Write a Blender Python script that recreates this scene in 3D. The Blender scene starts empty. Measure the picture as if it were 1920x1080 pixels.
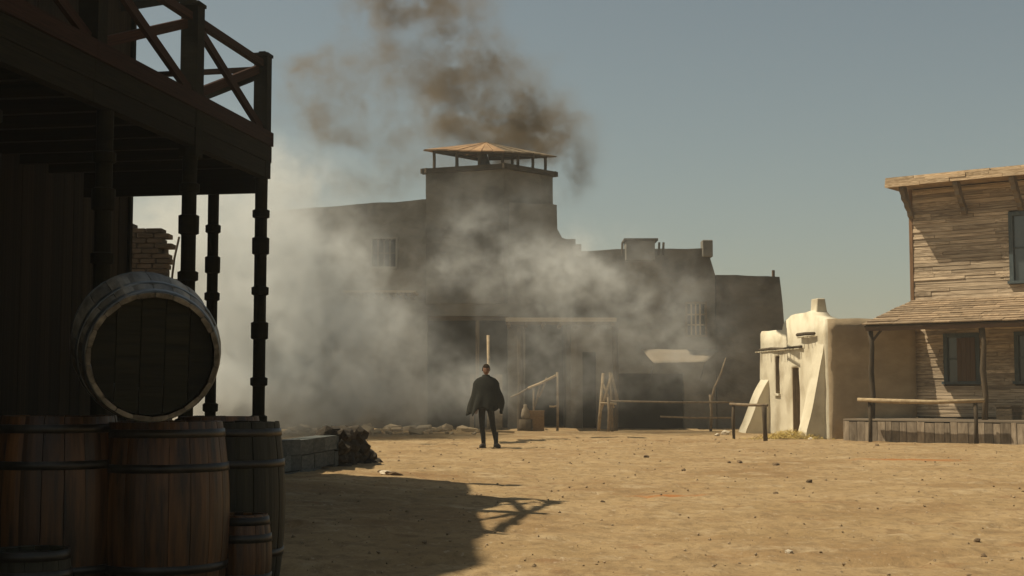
import bpy, bmesh, math, random
from mathutils import Vector, Matrix, Euler, noise as mn
R = math.radians
rnd = random.Random(7)
scene = bpy.context.scene
COL = scene.collection

# ------------------------------------------------------------------ camera
F = 2667.0                      # focal length in photograph pixels (1920 wide)
EYE = 1.12
PITCH = math.atan(200.0 / F)
cam_d = bpy.data.cameras.new('camera'); cam_d.lens = 50.0; cam_d.sensor_width = 36.0
cam_d.clip_start = 0.05; cam_d.clip_end = 3000
cam = bpy.data.objects.new('camera', cam_d); COL.objects.link(cam)
cam.location = (0, 0, EYE); cam.rotation_euler = (R(90) + PITCH, 0, 0)
scene.camera = cam

# ------------------------------------------------------------------ sky, sun, exposure
SUN = Vector((-0.68, 0.03, 1.0)).normalized()
world = bpy.data.worlds.new('World'); scene.world = world; world.use_nodes = True
wn = world.node_tree.nodes; wl = world.node_tree.links; wn.clear()
sky = wn.new('ShaderNodeTexSky'); sky.sky_type = 'NISHITA'; sky.sun_disc = False
sky.sun_elevation = math.asin(SUN.z); sky.sun_rotation = math.atan2(SUN.x, SUN.y)
sky.air_density = 1.0; sky.dust_density = 2.0; sky.ozone_density = 1.0; sky.altitude = 300
hsv = wn.new('ShaderNodeHueSaturation'); hsv.inputs['Saturation'].default_value = 0.80
tint = wn.new('ShaderNodeMix'); tint.data_type = 'RGBA'; tint.blend_type = 'MULTIPLY'; tint.inputs[0].default_value = 1.0
tint.inputs[7].default_value = (1.0, .98, 0.80, 1)
bg = wn.new('ShaderNodeBackground'); bg.inputs['Strength'].default_value = 0.068
wo = wn.new('ShaderNodeOutputWorld')
wl.new(sky.outputs[0], hsv.inputs['Color']); wl.new(hsv.outputs[0], tint.inputs[6]); wl.new(tint.outputs[2], bg.inputs[0]); wl.new(bg.outputs[0], wo.inputs[0])
sd = bpy.data.lights.new('sun', 'SUN'); sd.energy = 5.0; sd.angle = R(0.6); sd.color = (1.0, 0.89, 0.69)
sun = bpy.data.objects.new('sun', sd); COL.objects.link(sun)
sun.rotation_euler = SUN.to_track_quat('Z', 'Y').to_euler()
vs = scene.view_settings; vs.view_transform = 'Standard'; vs.look = 'None'; vs.exposure = 0.20; vs.gamma = 1.0; vs.use_curve_mapping = False
cy = scene.cycles
cy.max_bounces = 6; cy.diffuse_bounces = 3; cy.glossy_bounces = 2; cy.transmission_bounces = 4; cy.transparent_max_bounces = 8
cy.volume_bounces = 2; cy.volume_step_rate = 2.0; cy.volume_max_steps = 256

# ------------------------------------------------------------------ geometry helpers
def P(px, py, Y):
    """world point on the sight line of a photograph pixel, at distance Y"""
    u = (px - 960) / F; v = (540 - py) / F
    dy = math.cos(PITCH) - v * math.sin(PITCH); dz = math.sin(PITCH) + v * math.cos(PITCH)
    return Vector((u * Y / dy, Y, EYE + dz * Y / dy))
def smooth(a, b, x):
    t = max(0.0, min(1.0, (x - a) / (b - a))); return t * t * (3 - 2 * t)
def fbm(x, y, z=0.0, o=4):
    return mn.fractal(Vector((x, y, z)), 1.0, 2.0, o)
def gz(x, y):
    s = 0.042 * max(0.0, 0.6 - x) * (1 - smooth(20, 26, y)) * smooth(6, 12, y)
    s = min(s, 0.2)
    b = 0.026 * fbm(x * .55, y * .55) * smooth(3, 9, y) + 0.016 * fbm(x * 1.9, y * 1.9, 5)
    r = 0.10 * smooth(37, 41, y) * (0.5 + 0.5 * mn.noise(Vector((x * .5, y * .5, 9)))) * (1 - smooth(70, 90, y))
    rut = -0.03 * math.exp(-((y - 33.5 - 0.6 * math.sin(x * .3)) / 0.5) ** 2)
    if 6 < y < 36 and -8 < x < 15:
        w = .10 * math.sin(x * .5) + .04 * mn.noise(Vector((x, y, 2)))
        for (ax, ay, dx, dy) in ((-2.0, 27.0, .93, -.36), (1.0, 9.5, .86, .51), (-1.0, 20.0, .995, -.09)):
            dd = (x - ax) * dy - (y - ay) * dx + w
            for o_ in (-.72, .72):
                q = (dd - o_) / .13; b += (-.022 * math.exp(-q * q) + .012 * math.exp(-(abs(q) - 1.6) ** 2)) * (.55 + .9 * mn.noise(Vector((x * .4, y * .4, ax))))
        c = mn.noise(Vector((x * 3.1, y * 2.7, 4.4))); b -= .030 * smooth(.28, .5, c) - .008 * smooth(.12, .28, c)
        c = mn.noise(Vector((x * 5.3, y * 4.6, 8.8))); b -= .014 * smooth(.25, .45, c)
    return s + b + r + rut
def link(o, parent=None):
    COL.objects.link(o)
    if parent: o.parent = parent
    return o
def tag(o, label=None, cat=None, group=None, kind=None):
    if label: o['label'] = label
    if cat: o['category'] = cat
    if group: o['group'] = group
    if kind: o['kind'] = kind
    return o
def empty(name, loc=(0, 0, 0), rz=0.0):
    o = bpy.data.objects.new(name, None); o.empty_display_size = .2
    o.location = loc; o.rotation_euler = (0, 0, rz); return link(o)
class MB:
    def __init__(s): s.v = []; s.f = []
    def add(s, vs_, fs): 
        n = len(s.v); s.v += [tuple(p) for p in vs_]; s.f += [tuple(i + n for i in f) for f in fs]; return s
    def box(s, a, b, M=None):
        x0, y0, z0 = a; x1, y1, z1 = b
        vv = [Vector(p) for p in ((x0,y0,z0),(x1,y0,z0),(x1,y1,z0),(x0,y1,z0),(x0,y0,z1),(x1,y0,z1),(x1,y1,z1),(x0,y1,z1))]
        if M: vv = [M @ p for p in vv]
        return s.add(vv, [(0,3,2,1),(4,5,6,7),(0,1,5,4),(1,2,6,5),(2,3,7,6),(3,0,4,7)])
    def bar(s, a, b, w, h=None, up=(0,0,1)):
        a = Vector(a); b = Vector(b); h = h or w; d = (b - a); L = d.length; d.normalize()
        u = Vector(up)
        if abs(d.dot(u)) > .98: u = Vector((1, 0, 0))
        r = d.cross(u).normalized(); u2 = r.cross(d).normalized()
        M = Matrix(((r.x, d.x, u2.x, a.x), (r.y, d.y, u2.y, a.y), (r.z, d.z, u2.z, a.z), (0,0,0,1)))
        return s.box((-w/2, 0, -h/2), (w/2, L, h/2), M)
    def tube(s, pts, rad, n=8, wob=0.0, seed=0):
        pts = [Vector(p) for p in pts]
        if not hasattr(rad, '__len__'): rad = [rad] * len(pts)
        rings = []
        for i, p in enumerate(pts):
            d = (pts[min(i+1, len(pts)-1)] - pts[max(i-1, 0)]).normalized()
            u = Vector((0,0,1)) if abs(d.z) < .9 else Vector((1,0,0))
            r = d.cross(u).normalized(); q = r.cross(d)
            ring = []
            for k in range(n):
                t = 2 * math.pi * k / n
                rr = rad[i] * (1 + wob * mn.noise(Vector((p.x*3 + seed, p.z*3 + k, p.y*3))))
                ring.append(p + r * math.cos(t) * rr + q * math.sin(t) * rr)
            rings.append(ring)
        vv = [p for r_ in rings for p in r_]; ff = []
        for i in range(len(pts) - 1):
            for k in range(n):
                k2 = (k + 1) % n; ff.append((i*n+k, i*n+k2, (i+1)*n+k2, (i+1)*n+k))
        ff.append(tuple(range(n))); ff.append(tuple(reversed(range((len(pts)-1)*n, len(pts)*n))))
        return s.add(vv, ff)
    def lathe(s, prof, n=20, c=(0,0,0)):
        vv = []; ff = []
        for (r, z) in prof:
            for k in range(n):
                t = 2*math.pi*k/n; vv.append((c[0]+r*math.cos(t), c[1]+r*math.sin(t), c[2]+z))
        for i in range(len(prof)-1):
            for k in range(n):
                k2 = (k+1) % n; ff.append((i*n+k, i*n+k2, (i+1)*n+k2, (i+1)*n+k))
        ff.append(tuple(reversed(range(n)))); ff.append(tuple(range((len(prof)-1)*n, len(prof)*n)))
        return s.add(vv, ff)
    def prism(s, poly, d, fn=None):
        """poly: points; d: extrusion vector"""
        n = len(poly); d = Vector(d)
        vv = [Vector(p) for p in poly] + [Vector(p) + d for p in poly]
        ff = [tuple(reversed(range(n))), tuple(range(n, 2*n))] + [(i, (i+1) % n, (i+1) % n + n, i + n) for i in range(n)]
        return s.add(vv, ff)
    def mesh(s, name, mat, smooth_=False, bevel=0):
        me = bpy.data.meshes.new(name); me.from_pydata(s.v, [], s.f); me.update()
        bm = bmesh.new(); bm.from_mesh(me); bmesh.ops.recalc_face_normals(bm, faces=bm.faces)
        if bevel: bmesh.ops.bevel(bm, geom=list(bm.edges), offset=bevel, segments=1, affect='EDGES', profile=.5)
        bm.to_mesh(me); bm.free()
        if mat: me.materials.append(mat)
        if smooth_: me.shade_smooth()
        return me
    def build(s, name, mat, parent=None, smooth_=False, bevel=0, loc=None):
        o = bpy.data.objects.new(name, s.mesh(name, mat, smooth_, bevel))
        if loc is not None: o.location = loc
        return link(o, parent)
def obj(name, mesh, parent=None, loc=(0,0,0), rot=(0,0,0), scl=(1,1,1)):
    o = bpy.data.objects.new(name, mesh); o.location = loc; o.rotation_euler = rot; o.scale = scl
    return link(o, parent)
def copy_tree(o, parent=None):
    c = o.copy(); link(c, parent)
    for ch in [x for x in COL.objects if x.parent == o]: copy_tree(ch, c)
    return c

# ------------------------------------------------------------------ materials
def mat(name, c1, c2, scale=(4,4,4), rough=.85, bump=.3, rand=.0, detail=6, c3=None, s3=1.0, world_co=False, spec=.3, bdist=.02, nscale=1.0, metal=0.0, t3=(.5,.7)):
    m = bpy.data.materials.new(name); m.use_nodes = True; nt = m.node_tree; n = nt.nodes; l = nt.links
    b = n['Principled BSDF']; b.inputs['Roughness'].default_value = rough; b.inputs['Specular IOR Level'].default_value = spec; b.inputs['Metallic'].default_value = metal
    if world_co: co = n.new('ShaderNodeNewGeometry').outputs['Position']
    else: co = n.new('ShaderNodeTexCoord').outputs['Object']
    oi = n.new('ShaderNodeObjectInfo')
    vm = n.new('ShaderNodeVectorMath'); vm.operation = 'MULTIPLY'; vm.inputs[1].default_value = scale; l.new(co, vm.inputs[0])
    va = n.new('ShaderNodeVectorMath'); va.operation = 'ADD'; l.new(vm.outputs[0], va.inputs[0])
    if not world_co:
        mu = n.new('ShaderNodeMath'); mu.operation = 'MULTIPLY'; mu.inputs[1].default_value = 37.0; l.new(oi.outputs['Random'], mu.inputs[0]); l.new(mu.outputs[0], va.inputs[1])
    nz = n.new('ShaderNodeTexNoise'); nz.inputs['Scale'].default_value = nscale; nz.inputs['Detail'].default_value = detail; nz.inputs['Roughness'].default_value = .62; l.new(va.outputs[0], nz.inputs['Vector'])
    cr = n.new('ShaderNodeValToRGB'); cr.color_ramp.elements[0].position = .34; cr.color_ramp.elements[1].position = .68
    cr.color_ramp.elements[0].color = (*c1, 1); cr.color_ramp.elements[1].color = (*c2, 1); l.new(nz.outputs[0], cr.inputs[0])
    out = cr.outputs[0]
    if c3:
        n3 = n.new('ShaderNodeTexNoise'); n3.inputs['Scale'].default_value = s3; n3.inputs['Detail'].default_value = 5; l.new(co, n3.inputs['Vector'])
        mr = n.new('ShaderNodeMapRange'); mr.inputs[1].default_value = t3[0]; mr.inputs[2].default_value = t3[1]; l.new(n3.outputs[0], mr.inputs[0])
        mx = n.new('ShaderNodeMix'); mx.data_type = 'RGBA'; l.new(mr.outputs[0], mx.inputs[0]); l.new(out, mx.inputs[6]); mx.inputs[7].default_value = (*c3, 1); out = mx.outputs[2]
    if rand:
        mr = n.new('ShaderNodeMapRange'); mr.inputs[3].default_value = 1 - rand; mr.inputs[4].default_value = 1 + rand; l.new(oi.outputs['Random'], mr.inputs[0])
        hs = n.new('ShaderNodeHueSaturation'); l.new(mr.outputs[0], hs.inputs['Value']); l.new(out, hs.inputs['Color']); out = hs.outputs[0]
    l.new(out, b.inputs['Base Color'])
    if bump:
        bp = n.new('ShaderNodeBump'); bp.inputs['Strength'].default_value = bump; bp.inputs['Distance'].default_value = bdist
        l.new(nz.outputs[0], bp.inputs['Height']); l.new(bp.outputs[0], b.inputs['Normal'])
    return m
M = {}
M['board'] = mat('weathered_board', (.23,.165,.105), (.56,.44,.30), (3,1,2.2), .9, .5, .30)
M['porchroof'] = mat('weathered_roof_plank', (.17,.115,.068), (.34,.245,.15), (4,2,2), .95, .5, .25)
M['fascia'] = mat('sunbleached_fascia', (.30,.20,.11), (.62,.47,.30), (5,3,3), .9, .6, .2)
M['housedark'] = mat('dark_backing_wood', (.05,.034,.018), (.08,.055,.03), (2,2,9), .95, .3)
M['skirt'] = mat('grey_skirt_plank', (.14,.105,.07), (.30,.24,.17), (2,1,1.5), .95, .5, .3)
M['bluetrim'] = mat('faded_blue_trim', (.035,.05,.055), (.075,.095,.095), (12,12,3), .7, .2)
M['corner'] = mat('brown_corner_trim', (.14,.075,.035), (.24,.135,.065), (12,12,2), .85, .3)
M['redshutter'] = mat('rusty_shutter_wood', (.075,.045,.025), (.13,.075,.04), (12,12,2), .85, .3)
M['log'] = mat('dark_log', (.035,.024,.013), (.085,.06,.033), (9,9,2), .9, .5, .2)
M['palelog'] = mat('peeled_pale_log', (.27,.19,.10), (.45,.34,.20), (3,12,12), .85, .5, .15)
M['midlog'] = mat('grey_brown_log', (.14,.10,.06), (.27,.20,.12), (6,6,6), .9, .5, .2)
M['white'] = mat('whitewashed_adobe', (.52,.46,.33), (.63,.57,.43), (1.6,1.6,1.6), .95, .5, 0, 7, c3=(.36,.30,.20), s3=1.3, bdist=.05, t3=(.50,.72))
M['adobe'] = mat('tan_adobe', (.30,.225,.135), (.42,.32,.20), (1.3,1.3,2.6), .95, .6, 0, 8, c3=(.24,.18,.11), s3=.8, bdist=.04)
M['fort'] = mat('brown_fort_stucco', (.145,.130,.104), (.225,.203,.165), (.9,.9,1.6), .95, .9, 0, 9, c3=(.085,.074,.057), s3=.7, bdist=.10, t3=(.48,.62))
M['fortinner'] = mat('shade_dark_inner_wall', (.05,.043,.033), (.08,.068,.05), (1.2,1.2,1.2), .95, .3)  # darkened so the loggia's shade is part of the wall colour
M['fortdark'] = mat('dark_opening', (.012,.010,.008), (.02,.017,.013), (2,2,2), .95, 0)  # near-black sheets of this stand for the unlit depth behind openings
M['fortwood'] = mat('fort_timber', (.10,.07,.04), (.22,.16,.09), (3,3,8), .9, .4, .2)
M['fortlit'] = mat('lit_tone_beam', (.25,.19,.12), (.40,.32,.21), (2,9,9), .9, .4, .15)  # paler fort timber: sunlight put into the colour of beam and ledge
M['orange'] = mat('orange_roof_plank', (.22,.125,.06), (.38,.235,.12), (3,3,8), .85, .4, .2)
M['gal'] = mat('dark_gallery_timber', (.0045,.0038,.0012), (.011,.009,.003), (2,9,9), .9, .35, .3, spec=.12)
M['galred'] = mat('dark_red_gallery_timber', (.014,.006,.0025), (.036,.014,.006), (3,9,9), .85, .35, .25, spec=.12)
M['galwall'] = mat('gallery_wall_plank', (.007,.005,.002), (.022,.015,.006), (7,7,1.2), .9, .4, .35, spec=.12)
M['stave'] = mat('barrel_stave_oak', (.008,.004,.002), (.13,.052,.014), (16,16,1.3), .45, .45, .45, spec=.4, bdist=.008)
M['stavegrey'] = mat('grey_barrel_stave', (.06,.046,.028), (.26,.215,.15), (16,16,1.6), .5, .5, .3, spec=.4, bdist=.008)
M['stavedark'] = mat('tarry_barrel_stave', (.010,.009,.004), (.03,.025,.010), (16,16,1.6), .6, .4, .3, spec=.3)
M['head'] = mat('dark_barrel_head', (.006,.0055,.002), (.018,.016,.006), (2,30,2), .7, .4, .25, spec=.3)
M['hoop'] = mat('dark_iron_hoop', (.02,.018,.014), (.06,.05,.04), (6,6,6), .38, .3, .2, spec=.5, metal=.5)
M['hooplit'] = mat('lit_iron_hoop', (.05,.055,.055), (.16,.165,.155), (6,6,6), .35, .3, .1, spec=.5, metal=.6)  # lighter bluish copy of the hoop iron, sky sheen put into its colour
M['brick'] = mat('mud_brick', (.05,.036,.022), (.10,.072,.045), (3,3,3), .95, .5, .3)
M['stone'] = mat('shaded_wall_stone', (.055,.06,.055), (.12,.125,.11), (5,5,5), .95, .6, .3)
M['darkstone'] = mat('dark_rubble_stone', (.028,.021,.013), (.065,.05,.032), (5,5,5), .95, .6, .3)
M['rock'] = mat('brown_rock', (.10,.065,.035), (.20,.135,.075), (9,9,9), .95, .6, .35)
M['palerock'] = mat('pale_rock', (.50,.42,.30), (.65,.56,.42), (9,9,9), .95, .6, .2)
M['gravel'] = mat('gravel', (.19,.13,.07), (.42,.31,.19), (3,3,3), .95, .3, .3, world_co=True)
M['straw'] = mat('yellow_straw', (.42,.30,.07), (.62,.47,.16), (9,9,9), .9, .2)
M['poncho'] = mat('dark_poncho_wool', (.006,.006,.003), (.013,.012,.006), (40,40,12), .95, .3)
M['trouser'] = mat('black_trousers', (.008,.007,.006), (.015,.013,.010), (20,20,20), .9, .2)
M['skin'] = mat('tanned_skin', (.16,.075,.04), (.20,.10,.055), (20,20,20), .6, .1)
M['hair'] = mat('dark_brown_hair', (.014,.008,.004), (.028,.016,.008), (60,60,20), .9, .3, spec=.05)
M['boot'] = mat('dark_leather', (.02,.012,.007), (.035,.022,.012), (20,20,20), .6, .2)
M['ochre'] = mat('ochre_hay', (.15,.085,.035), (.26,.155,.065), (9,9,9), .9, .5)
def glass():
    m = bpy.data.materials.new('dusty_window_glass'); m.use_nodes = True; b = m.node_tree.nodes['Principled BSDF']
    b.inputs['Base Color'].default_value = (.05,.06,.06,1); b.inputs['Roughness'].default_value = .12; b.inputs['Specular IOR Level'].default_value = .8
    return m
M['glass'] = glass()
def canvas():
    m = bpy.data.materials.new('sunlit_canvas'); m.use_nodes = True; nt = m.node_tree; n = nt.nodes; l = nt.links; b = n['Principled BSDF']
    nz = n.new('ShaderNodeTexNoise'); nz.inputs['Scale'].default_value = 3; cr = n.new('ShaderNodeValToRGB')
    cr.color_ramp.elements[0].color = (.24,.19,.13,1); cr.color_ramp.elements[1].color = (.36,.29,.20,1); l.new(nz.outputs[0], cr.inputs[0]); l.new(cr.outputs[0], b.inputs['Base Color'])
    t = n.new('ShaderNodeBsdfTranslucent'); l.new(cr.outputs[0], t.inputs[0]); mx = n.new('ShaderNodeMixShader'); mx.inputs[0].default_value = .3
    l.new(b.outputs[0], mx.inputs[1]); l.new(t.outputs[0], mx.inputs[2]); l.new(mx.outputs[0], n['Material Output'].inputs[0]); b.inputs['Roughness'].default_value = .95
    return m
M['canvas'] = canvas()
def ground_mat():
    m = bpy.data.materials.new('dusty_street'); m.use_nodes = True; nt = m.node_tree; n = nt.nodes; l = nt.links; b = n['Principled BSDF']
    b.inputs['Roughness'].default_value = .97; b.inputs['Specular IOR Level'].default_value = .1
    co = n.new('ShaderNodeNewGeometry').outputs['Position']
    def nz(s, d, sc=(1,1,1), off=0):
        v = n.new('ShaderNodeVectorMath'); v.operation = 'MULTIPLY_ADD'; v.inputs[1].default_value = sc; v.inputs[2].default_value = (off, off, off); l.new(co, v.inputs[0])
        t = n.new('ShaderNodeTexNoise'); t.inputs['Scale'].default_value = s; t.inputs['Detail'].default_value = d; t.inputs['Roughness'].default_value = .65; l.new(v.outputs[0], t.inputs['Vector']); return t.outputs[0]
    def ramp(x, p0, p1, a, c):
        r = n.new('ShaderNodeValToRGB'); r.color_ramp.elements[0].position = p0; r.color_ramp.elements[1].position = p1; r.color_ramp.elements[0].color = (*a, 1); r.color_ramp.elements[1].color = (*c, 1); l.new(x, r.inputs[0]); return r.outputs[0]
    def mix(f, a, c, mode='MIX'):
        x = n.new('ShaderNodeMix'); x.data_type = 'RGBA'; x.blend_type = mode
        if isinstance(f, float): x.inputs[0].default_value = f
        else: l.new(f, x.inputs[0])
        l.new(a, x.inputs[6])
        if isinstance(c, tuple): x.inputs[7].default_value = (*c, 1)
        else: l.new(c, x.inputs[7])
        return x.outputs[2]
    def mr(x, a, c, lo=0.0, hi=1.0):
        r = n.new('ShaderNodeMapRange'); l.new(x, r.inputs[0]); r.inputs[1].default_value = a; r.inputs[2].default_value = c; r.inputs[3].default_value = lo; r.inputs[4].default_value = hi; return r.outputs[0]
    base = ramp(nz(.55, 6), .35, .66, (.268,.180,.086), (.342,.241,.126))
    base = mix(mr(nz(.45, 6, (.8,.8,1), 20), .50, .66, 0, .8), base, (.215,.13,.058))
    base = mix(mr(nz(1.6, 6, (1,.8,1), 40), .54, .66, 0, .75), base, (.38,.285,.165))
    base = mix(mr(nz(2.2, 6, (.7,.9,1), 77), .58, .68, 0, .75), base, (.20,.11,.05))
    base = mix(mr(nz(7, 8, (1,.6,1), 3), .46, .66, 0, .75), base, (.18,.12,.062))
    base = mix(mr(nz(22, 5, (1,.5,1)), .58, .70, 0, .8), base, (.17,.11,.058))
    base = mix(mr(nz(17, 5, (1,.5,1), 60), .60, .70, 0, .6), base, (.42,.33,.22))
    for (cx, cy_, rx, ry) in ((6.8, 24.5, 1.25, .55), (1.74, 16.0, .5, .2), (9.2, 24.0, .9, .3)):
        v = n.new('ShaderNodeVectorMath'); v.operation = 'SUBTRACT'; v.inputs[1].default_value = (cx, cy_, 0); l.new(co, v.inputs[0])
        v2 = n.new('ShaderNodeVectorMath'); v2.operation = 'MULTIPLY'; v2.inputs[1].default_value = (1/rx, 1/ry, 0); l.new(v.outputs[0], v2.inputs[0])
        v3 = n.new('ShaderNodeVectorMath'); v3.operation = 'LENGTH'; l.new(v2.outputs[0], v3.inputs[0])
        ad = n.new('ShaderNodeMath'); ad.operation = 'MULTIPLY_ADD'; ad.inputs[1].default_value = 1.6; l.new(nz(5, 6), ad.inputs[0]); l.new(v3.outputs['Value'], ad.inputs[2])
        base = mix(mr(ad.outputs[0], 1.15, 1.8, .95, 0), base, (.30,.125,.04))
    l.new(base, b.inputs['Base Color'])
    bp = n.new('ShaderNodeBump'); bp.inputs['Strength'].default_value = .7; bp.inputs['Distance'].default_value = .035; l.new(nz(7, 9), bp.inputs['Height'])
    bp2 = n.new('ShaderNodeBump'); bp2.inputs['Strength'].default_value = .6; bp2.inputs['Distance'].default_value = .012; l.new(nz(45, 4), bp2.inputs['Height']); l.new(bp.outputs[0], bp2.inputs['Normal'])
    l.new(bp2.outputs[0], b.inputs['Normal'])
    return m
M['ground'] = ground_mat()

# unit box shared by all boards, scaled per piece
UNIT = {}
def ubox(m, bevel=False):
    if m not in UNIT: UNIT[m] = MB().box((-.5,-.5,-.5), (.5,.5,.5)).mesh('board', M[m])
    return UNIT[m]
def board(name, m, a, b, parent, rot=(0,0,0)):
    a = Vector(a); b = Vector(b); c = (a + b) / 2; d = b - a
    return obj(name, ubox(m), parent, c, rot, (abs(d.x), abs(d.y), abs(d.z)))
def boardbar(name, m, a, b, w, h, parent, up=(0,0,1)):
    a = Vector(a); b = Vector(b); d = b - a; L = d.length; x = d.normalized(); u = Vector(up)
    if abs(x.dot(u)) > .98: u = Vector((1,0,0))
    y = u.cross(x).normalized(); z = x.cross(y)
    rot = Matrix((x, y, z)).transposed().to_euler()
    return obj(name, ubox(m), parent, (a + b) / 2, rot, (L, w, h))

# ------------------------------------------------------------------ ground
def axis(lo, hi, a, b, st, grow=1.35):
    xs = []; x = a
    while x <= b: xs.append(x); x += st
    s = st; x = xs[-1]
    while x < hi: s *= grow; x += s; xs.append(x)
    s = st; x = xs[0]; pre = []
    while x > lo: s *= grow; x -= s; pre.append(x)
    return pre[::-1] + xs
gx = axis(-420, 420, -7, 14, .085, 1.5); gy = axis(-40, 600, 6, 37, .11, 1.25)
nx = len(gx)
gv = [(x, y, gz(x, y)) for y in gy for x in gx]
gf = [(j*nx+i, j*nx+i+1, (j+1)*nx+i+1, (j+1)*nx+i) for j in range(len(gy)-1) for i in range(nx-1)]
g = MB(); g.v = gv; g.f = gf
gnd = bpy.data.meshes.new('ground'); gnd.from_pydata(gv, [], gf); gnd.materials.append(M['ground']); gnd.shade_smooth()
tag(obj('ground', gnd), kind='structure')

# ------------------------------------------------------------------ adobe walls on a cell grid (real openings)
def cell_wall(us, topz, holes, thick, jit=.02, seed=0, dz=.28, z0=-.15, batter=0.0):
    """wall in local u (x) / z, front face at y=0, back at y=thick; holes = (u0,u1,z0,z1)"""
    us = sorted(set([round(u, 4) for u in us] + [round(h[k], 4) for h in holes for k in (0, 1)]))
    zt = max(topz(u) for u in us)
    zs = [z0]; z = 0.0
    while z < min(topz(u) for u in us) - .2: zs.append(z); z += dz
    zs = sorted(set([round(q, 4) for q in zs] + [round(h[k], 4) for h in holes for k in (2, 3)])) + ['top']
    nu, nz_ = len(us), len(zs)
    def pt(i, j, side):
        u = us[i]; z = topz(u) if zs[j] == 'top' else zs[j]
        edge = i in (0, nu - 1)
        q = Vector((u * .9, z * .9, seed + side * 7))
        dy = jit * 2 * mn.noise(q) + jit * mn.noise(q * 3)
        du = jit * mn.noise(q * 1.7 + Vector((9, 3, 1)))
        dzt = jit * 1.2 * mn.noise(q * 2.1 + Vector((1, 8, 4))) if zs[j] == 'top' else 0
        return (u + du, (thick if side else 0) + dy + batter * z * (0 if side else 1), z + dzt)
    def solid(i, j):
        if i < 0 or j < 0 or i >= nu - 1 or j >= nz_ - 1: return False
        uc = (us[i] + us[i+1]) / 2; za = zs[j]; zb = topz(uc) if zs[j+1] == 'top' else zs[j+1]; zc = (za + zb) / 2
        return not any(h[0] < uc < h[1] and h[2] < zc < h[3] for h in holes)
    idx = {}; mb = MB()
    def V(i, j, s):
        if (i, j, s) not in idx: idx[(i, j, s)] = len(mb.v); mb.v.append(pt(i, j, s))
        return idx[(i, j, s)]
    for i in range(nu - 1):
        for j in range(nz_ - 1):
            if not solid(i, j): continue
            mb.f.append((V(i,j,0), V(i+1,j,0), V(i+1,j+1,0), V(i,j+1,0)))
            mb.f.append((V(i,j,1), V(i,j+1,1), V(i+1,j+1,1), V(i+1,j,1)))
            if not solid(i-1, j): mb.f.append((V(i,j,0), V(i,j+1,0), V(i,j+1,1), V(i,j,1)))
            if not solid(i+1, j): mb.f.append((V(i+1,j,0), V(i+1,j,1), V(i+1,j+1,1), V(i+1,j+1,0)))
            if not solid(i, j-1): mb.f.append((V(i,j,0), V(i,j,1), V(i+1,j,1), V(i+1,j,0)))
            if not solid(i, j+1): mb.f.append((V(i,j+1,0), V(i+1,j+1,0), V(i+1,j+1,1), V(i,j+1,1)))
    return mb
def fr(a, b, st):
    n = max(1, int(round((b - a) / st))); return [a + (b - a) * k / n for k in range(n + 1)]
def piece(x, pts):
    if x <= pts[0][0]: return pts[0][1]
    for (a, za), (b, zb) in zip(pts, pts[1:]):
        if x <= b: return za + (zb - za) * (x - a) / (b - a) if b > a else zb
    return pts[-1][1]

# ================================================================== FORT (far, in the smoke)
def fort_wall_block(root, name, pts_px, Y, depth, holes=(), seed=0, m='fort', right_px=None):
    """front wall following a roof line given at world x; side walls, back and roof behind it"""
    pts = [(P(px, py, Y).x, P(px, py, Y).z) for px, py in pts_px]
    x0, x1 = pts[0][0], pts[-1][0]
    us = sorted(set(fr(x0, x1, .45) + [p[0] for p in pts]))
    w = cell_wall(us, lambda u: piece(u, pts), list(holes), .35, .03, seed, .4, z0=-.2)
    o = w.build(name, M[m], root, loc=(0, Y, 0))
    for k, xx in enumerate((x0, x1)):
        zt = piece(xx, pts) - .02
        sw = MB().box((xx if k == 0 else xx - .3, Y + .36, -.2), (xx + .3 if k == 0 else xx, Y + depth, zt)); sw.build('side_wall', M[m], root)
    zr = min(p[1] for p in pts) - .25
    MB().box((x0 + .31, Y + .37, zr - .2), (x1 - .31, Y + depth - .01, zr)).build('roof', M[m], root)
    MB().box((x0, Y + depth + .003, -.2), (x1, Y + depth + .3, min(p[1] for p in pts))).build('back_wall', M[m], root)
    return o
def wrect(px0, py0, px1, py1, Y):
    a = P(px0, py1, Y); b = P(px1, py0, Y); return (a.x, b.x, max(a.z, -.19), b.z)
def barred_window(root, rect, Y, bars=3, frame='fort', w=.06, rows=1, mat_bar='log', glass_=False):
    x0, x1, z0, z1 = rect
    f = MB()
    f.box((x0-w, Y-.06, z1), (x1+w, Y+.04, z1+w)); f.box((x0-w, Y-.08, z0-w), (x1+w, Y+.04, z0))
    f.box((x0-w, Y-.05, z0+.002), (x0, Y+.04, z1-.002)); f.box((x1, Y-.05, z0+.002), (x1+w, Y+.04, z1-.002))
    fo = f.build('window', M[frame], root)
    for k in range(bars):
        x = x0 + (x1 - x0) * (k + 1) / (bars + 1); board('bar', mat_bar, (x-.025, Y+.05, z0), (x+.025, Y+.1, z1), fo)
    for k in range(rows):
        z = z0 + (z1 - z0) * (k + 1) / (rows + 1); board('bar', mat_bar, (x0, Y+.11, z-.025), (x1, Y+.15, z+.025), fo)
    MB().box((x0-.1, Y+.5, z0-.1), (x1+.1, Y+.53, z1+.1)).build('pane', M['fortdark'], fo)
    return fo

FY = 45.0
fort = tag(empty('adobe_fort', (0, 0, 0)), 'large brown adobe fort with a square watchtower, half hidden in smoke', 'fort')
h_win1 = wrect(697, 448, 742, 500, FY); 
h_door = wrect(620, 640, 668, 812, FY); h_gate = wrect(985, 606, 1070, 812, FY); h_log = wrect(800, 592, 952, 812, FY); h_win3 = wrect(560, 560, 590, 610, FY)

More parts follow.
